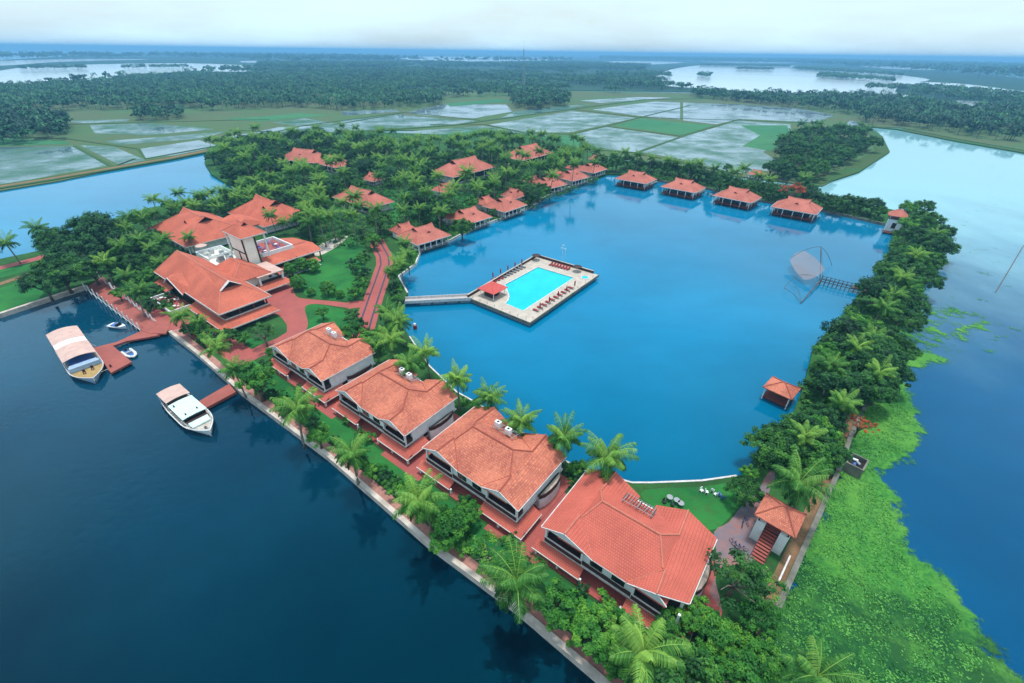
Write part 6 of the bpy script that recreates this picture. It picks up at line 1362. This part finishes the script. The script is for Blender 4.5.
c2m = noise_fac(t, .10, 5, .44, .66); c2x = N(t, 'ShaderNodeMath', operation='MULTIPLY'); t.links.new(c2m, c2x.inputs[0]); c2x.inputs[1].default_value = .7; c2 = c2x.outputs[0]; col = mixc(t, c2, col, (.15, .38, .06)); c3 = noise_fac(t, .09, 5, .58, .72, vec=None); col = mixc(t, c3, col, (.025, .15, .035))
co_ = N(t, 'ShaderNodeAttribute'); co_.attribute_name = 'darker_weed'; cm_ = N(t, 'ShaderNodeMath', operation='MULTIPLY_ADD'); t.links.new(noise_fac(t, .18, 7, .3, .7, .7), cm_.inputs[0]); cm_.inputs[1].default_value = 1.2; t.links.new(co_.outputs['Fac'], cm_.inputs[2]); cr_ = N(t, 'ShaderNodeMapRange'); t.links.new(cm_.outputs[0], cr_.inputs[0]); cr_.inputs[1].default_value = .95; cr_.inputs[2].default_value = 1.6; cr_.inputs[4].default_value = .85; col = mixc(t, cr_.outputs[0], col, (.010, .075, .024))
t.links.new(col, b.inputs['Base Color']); bump(t, b, c1, .15, .7)
nf_ = noise_fac(t, .22, 9, 0.1, .9, .75); ad = N(t, 'ShaderNodeMath', operation='ADD'); t.links.new(a_.outputs['Fac'], ad.inputs[0]); t.links.new(nf_, ad.inputs[1])
th_ = N(t, 'ShaderNodeMapRange'); t.links.new(ad.outputs[0], th_.inputs[0]); th_.inputs[1].default_value = .50; th_.inputs[2].default_value = .62
tp = N(t, 'ShaderNodeBsdfTransparent'); ms = N(t, 'ShaderNodeMixShader'); t.links.new(th_.outputs[0], ms.inputs[0]); t.links.new(tp.outputs[0], ms.inputs[1]); t.links.new(b.outputs[0], ms.inputs[2]); t.links.new(ms.outputs[0], t.nodes['Material Output'].inputs[0]); M['weed'] = m
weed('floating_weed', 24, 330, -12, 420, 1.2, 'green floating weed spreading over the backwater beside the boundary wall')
M['weed_leaf'] = leafmat('weed_leaves', (.03, .17, .03), (.065, .27, .045), (.11, .35, .055), .1)
undergrowth('weed_rosettes', [[(p.x, p.y) for p in P2((762, 650), (838, 482), (856, 450), (874, 405), (900, 395), (912, 425), (900, 455), (872, 470), (882, 500), (905, 560), (945, 605), (985, 660), (900, 720), (760, 740), z=.1)]], 1.0, 'raised leafy rosettes of the floating weed by the boundary wall', 31, leafm='weed_leaf', hh=.14, z0=.06, lf=.45)
M['reed'] = ground('reed_bed', (.012, .075, .026), (.02, .11, .03), (.05, .13, .03), .3, 1.5)
pl = P2((893, 252), (905, 235)); 
tag(band(MB(), P2((996, 292), (1024, 245), z=.2), .22, -.5, .12).build('bamboo_fence', 'bamboo'), 'thin dark line of bamboo stakes in the pale backwater at the right edge', 'fence')

# ------------------------------------------------------------------ far woodland
def low_tree(rng, kind):
    Q = []; T = []
    if kind == 'palm':
        H = rng.uniform(6.5, 10); Lf = rng.uniform(3.6, 4.8)
        for k in range(11):
            az = k * 2.4 + rng.uniform(-.3, .3); el = rng.uniform(-.35, .8); ca, sa = math.cos(az), math.sin(az); w_ = .55; s_ = np.array([-sa, ca, 0]) * w_
            p0 = np.array([0, 0, H]); p1 = p0 + np.array([ca * Lf * .55, sa * Lf * .55, Lf * .5 * math.sin(el)]); p2 = p1 + np.array([ca * Lf * .4, sa * Lf * .4, -Lf * (.45 - .2 * el)]); c = .5 + rng.uniform(-.3, .3)
            Q.append([p0 - s_ * .4, p0 + s_ * .4, p1 + s_, p1 - s_]); Q.append([p1 - s_, p1 + s_, p2 + s_ * .2, p2 - s_ * .2]); T += [c, c]
        w_ = .15; Q.append([(-w_, 0, 0), (w_, 0, 0), (w_, 0, H), (-w_, 0, H)]); Q.append([(0, -w_, 0), (0, w_, 0), (0, w_, H), (0, -w_, H)]); T += [.1, .1]
        Q = np.array(Q, float)
    else:
        r = rng.uniform(3.4, 5.2); H = rng.uniform(4.5, 7); seed_off[0] = rng.integers(100); q, t_ = crown_arrays(rng, r, r, r * .75, 12, 9, 1.0, hollow=.4); Q = q + np.array([0, 0, H]); T = list(t_)
    return Q, np.array(T)
def woodland(name, regions, area_per, label, kinds=.5, seed=0, size=1.0, z=.7, gaps=0):
    rng = np.random.default_rng(seed); tm = [low_tree(rng, 'palm' if rng.random() < kinds else 'b') for _ in range(24)]
    VV = []; TT = []
    for reg in regions:
        x = np.array([p.x for p in reg]); y = np.array([p.y for p in reg]); A = .5 * abs(np.dot(x, np.roll(y, 1)) - np.dot(y, np.roll(x, 1))); n = int(A / area_per)
        bx = (x.max() - x.min()) * (y.max() - y.min()); tries = int(n * bx / A); X = rng.uniform(x.min(), x.max(), tries); Y = rng.uniform(y.min(), y.max(), tries); ins = np.zeros(tries, bool); j = len(x) - 1
        for i in range(len(x)):
            ins ^= ((y[i] > Y) != (y[j] > Y)) & (X < (x[j] - x[i]) * (Y - y[i]) / (y[j] - y[i] + 1e-12) + x[i]); j = i
        for a, b_ in zip(X[ins], Y[ins]):
            if gaps and noise.noise(Vector((a / 260, b_ / 150, seed * 3.1))) + .5 * noise.noise(Vector((a / 70, b_ / 60, seed))) < gaps - .5: continue
            q, t_ = tm[rng.integers(24)]; an = rng.uniform(0, 6.28); s_ = size * rng.uniform(.75, 1.25); c_, sn = math.cos(an) * s_, math.sin(an) * s_
            Q = np.empty_like(q); Q[..., 0] = q[..., 0] * c_ - q[..., 1] * sn + a; Q[..., 1] = q[..., 0] * sn + q[..., 1] * c_ + b_; Q[..., 2] = q[..., 2] * s_ + z; VV.append(Q.astype(np.float32)); TT.append(t_ + rng.uniform(-.28, .28) + .25 * noise.noise(Vector((a / 90, b_ / 90, 7))))
    Q = np.concatenate(VV); V = Q.reshape(-1, 3); F = np.arange(len(V)).reshape(-1, 4); o = bpy.data.objects.new(name, npmesh(name, V, F, np.concatenate(TT), ['far_leaf'])); COL.objects.link(o); return tag(o, label, kind='stuff')
W1_ = P2((-300, 128), (0, 117), (65, 112), (140, 110), (210, 112), (300, 108), (345, 112), (440, 107), (445, 98), (510, 97), (512, 90), (400, 80), (250, 78), (190, 75.5), (130, 79), (105, 84), (0, 90), (-300, 95))
W2_ = P2((510, 97), (570, 94), (680, 94), (690, 90), (650, 83), (640, 76), (560, 72), (420, 70), (250, 72), (190, 75.5), (250, 79), (400, 81), (512, 91))
W3_ = P2((690, 98), (750, 104), (800, 109), (850, 116), (870, 126), (900, 127), (960, 136), (1024, 147), (1150, 170), (1300, 160), (1150, 118), (1024, 108), (960, 113), (905, 101), (870, 99), (800, 97), (740, 93.5), (690, 90))
W4_ = P2((-150, 152), (0, 148), (68, 140), (74, 132), (60, 120), (0, 120), (-150, 130))
W5_ = P2((137, 122), (160, 122), (183, 119), (182, 114), (150, 113), (136, 115))
W6_ = P2((512, 108), (535, 111), (566, 107), (569, 98), (540, 96), (512, 99))
woodland('palm_woodland', [W1_], 62, 'dark blue green palm wood beyond the fields on the left', .55, 1, gaps=.22)
woodland('palm_woodland', [W2_], 110, 'far palm wood behind the radio mast', .5, 2, 1.15, gaps=.38)
woodland('tree_belt', [W3_], 60, 'dark tree belt along the far bank of the right backwater', .3, 3, 1.05, gaps=.2)
woodland('tree_clump', [W4_], 45, 'dark clump of trees beside the flooded field at the left edge', .35, 4, 1.1, .55)
woodland('tree_clump', [W5_], 45, 'small round clump of trees standing alone in the left fields', .3, 5, 1.0, .55)
woodland('tree_clump', [W6_], 40, 'palm clump standing out into the paddies below the radio mast', .6, 6, 1.1, .55)
woodland('tree_belt', [P2((836, 80), (870, 82), (893, 84), (893, 82), (865, 79), (840, 77)), P2((696, 78), (708, 79), (712, 76.5), (699, 75.5)), P2((816, 79), (848, 80.5), (844, 76.5), (820, 75.5)), P2((640, 77), (672, 79), (668, 76), (640, 74)), P2((700, 66.6), (790, 67.6), (790, 66.4), (700, 65.6)), P2((790, 69.8), (900, 77.5), (903, 76), (800, 68.4)), P2((735, 70.5), (775, 71.2), (770, 70), (738, 69.6)), P2((862, 91), (905, 93), (900, 90), (870, 88)), P2((640, 83), (668, 84), (664, 81), (642, 80)), P2((20, 71), (90, 70), (85, 68.8), (20, 69.6)), P2((120, 70), (190, 69), (185, 68), (125, 69)), P2((905, 95), (960, 103), (1050, 112), (1060, 103), (960, 92), (915, 88))], 120, 'blue dark tree islands in the bright far lake', .35, 7, 1.2, .8)
band1 = P2((-400, 71), (0, 65.5), (120, 62.5), (250, 63), (250, 60), (0, 57), (-400, 60)); 
woodland('far_forest', [P2((-200, 96), (0, 90), (105, 85), (130, 79), (190, 75.5), (255, 72.5), (400, 69), (560, 71), (640, 74), (650, 67), (600, 64.5), (560, 63.5), (400, 63.5), (260, 64.5), (255, 70), (190, 73), (125, 78), (100, 84), (0, 89))], 190, 'blue green forest belt far behind the palm wood', .4, 8, 1.5, .8, gaps=.45)
woodland('far_forest', [P2((250, 64), (400, 62.5), (560, 62.5), (575, 61.5), (430, 61.5), (398, 59), (300, 57), (100, 56.5), (0, 58), (-300, 60), (-300, 62), (0, 60.5), (150, 59), (250, 60))], 1500, 'hazy blue forest just below the horizon on the left', .3, 9, 3.0, .8, gaps=.45)
woodland('far_forest', [P2((600, 60), (690, 62), (800, 64.5), (930, 74), (1030, 82), (1200, 92), (1200, 72), (1024, 66), (800, 59.5), (600, 57))], 1500, 'hazy blue forest just below the horizon on the right', .3, 10, 3.0, .8, gaps=.45)

# every board, gable and rail run is a piece of its own
SPLIT = ('fascia', 'gable', 'bargeboard', 'skirt_roof', 'terrace_parapet', 'window_frame', 'dark_band', 'back_wall', 'crossbar', 'vent', 'rear_wall', 'porch_rail', 'side_roof', 'interior_shade_screen')
for o in list(COL.objects):
    if o.type != 'MESH' or o.parent is None or o.name.split('.')[0] not in SPLIT: continue
    bm = bmesh.new(); bm.from_mesh(o.data); bm.verts.ensure_lookup_table(); seen = {}; isl = []
    for v in bm.verts:
        if v.index in seen: continue
        st = [v]; seen[v.index] = len(isl); cur = []
        while st:
            q = st.pop(); cur.append(q.index)
            for e_ in q.link_edges:
                n_ = e_.other_vert(q)
                if n_.index not in seen: seen[n_.index] = len(isl); st.append(n_)
        isl.append(cur)
    if 1 < len(isl) <= 8:
        me = o.data; fs = [[] for _ in isl]
        for p in me.polygons: fs[seen[p.vertices[0]]].append(tuple(p.vertices))
        first = None
        for k, cur in enumerate(isl):
            mp_ = {a: i for i, a in enumerate(cur)}; nm = bpy.data.meshes.new(me.name); nm.from_pydata([tuple(me.vertices[a].co) for a in cur], [], [[mp_[a] for a in f] for f in fs[k]]); nm.materials.append(me.materials[0]); nm.update()
            if k == 0: o.data = nm
            else:
                c = o.copy(); c.data = nm; COL.objects.link(c)
    bm.free()

# ------------------------------------------------------------------ haze
mh = bpy.data.materials.new('haze'); mh.use_nodes = True; t = mh.node_tree; t.nodes.clear(); oo = t.nodes.new('ShaderNodeOutputMaterial'); pv = t.nodes.new('ShaderNodeVolumePrincipled')
pv.inputs['Color'].default_value = (.24, .61, 1.0, 1); pv.inputs['Density'].default_value = .00025; pv.inputs['Anisotropy'].default_value = .1
t.links.new(pv.outputs[0], oo.inputs['Volume']); M['haze'] = mh
tag(MB().box(-15500, 15500, -450, 25500, -3.2, 80).build('haze', 'haze'), 'thin blue haze over the far plain', kind='stuff')
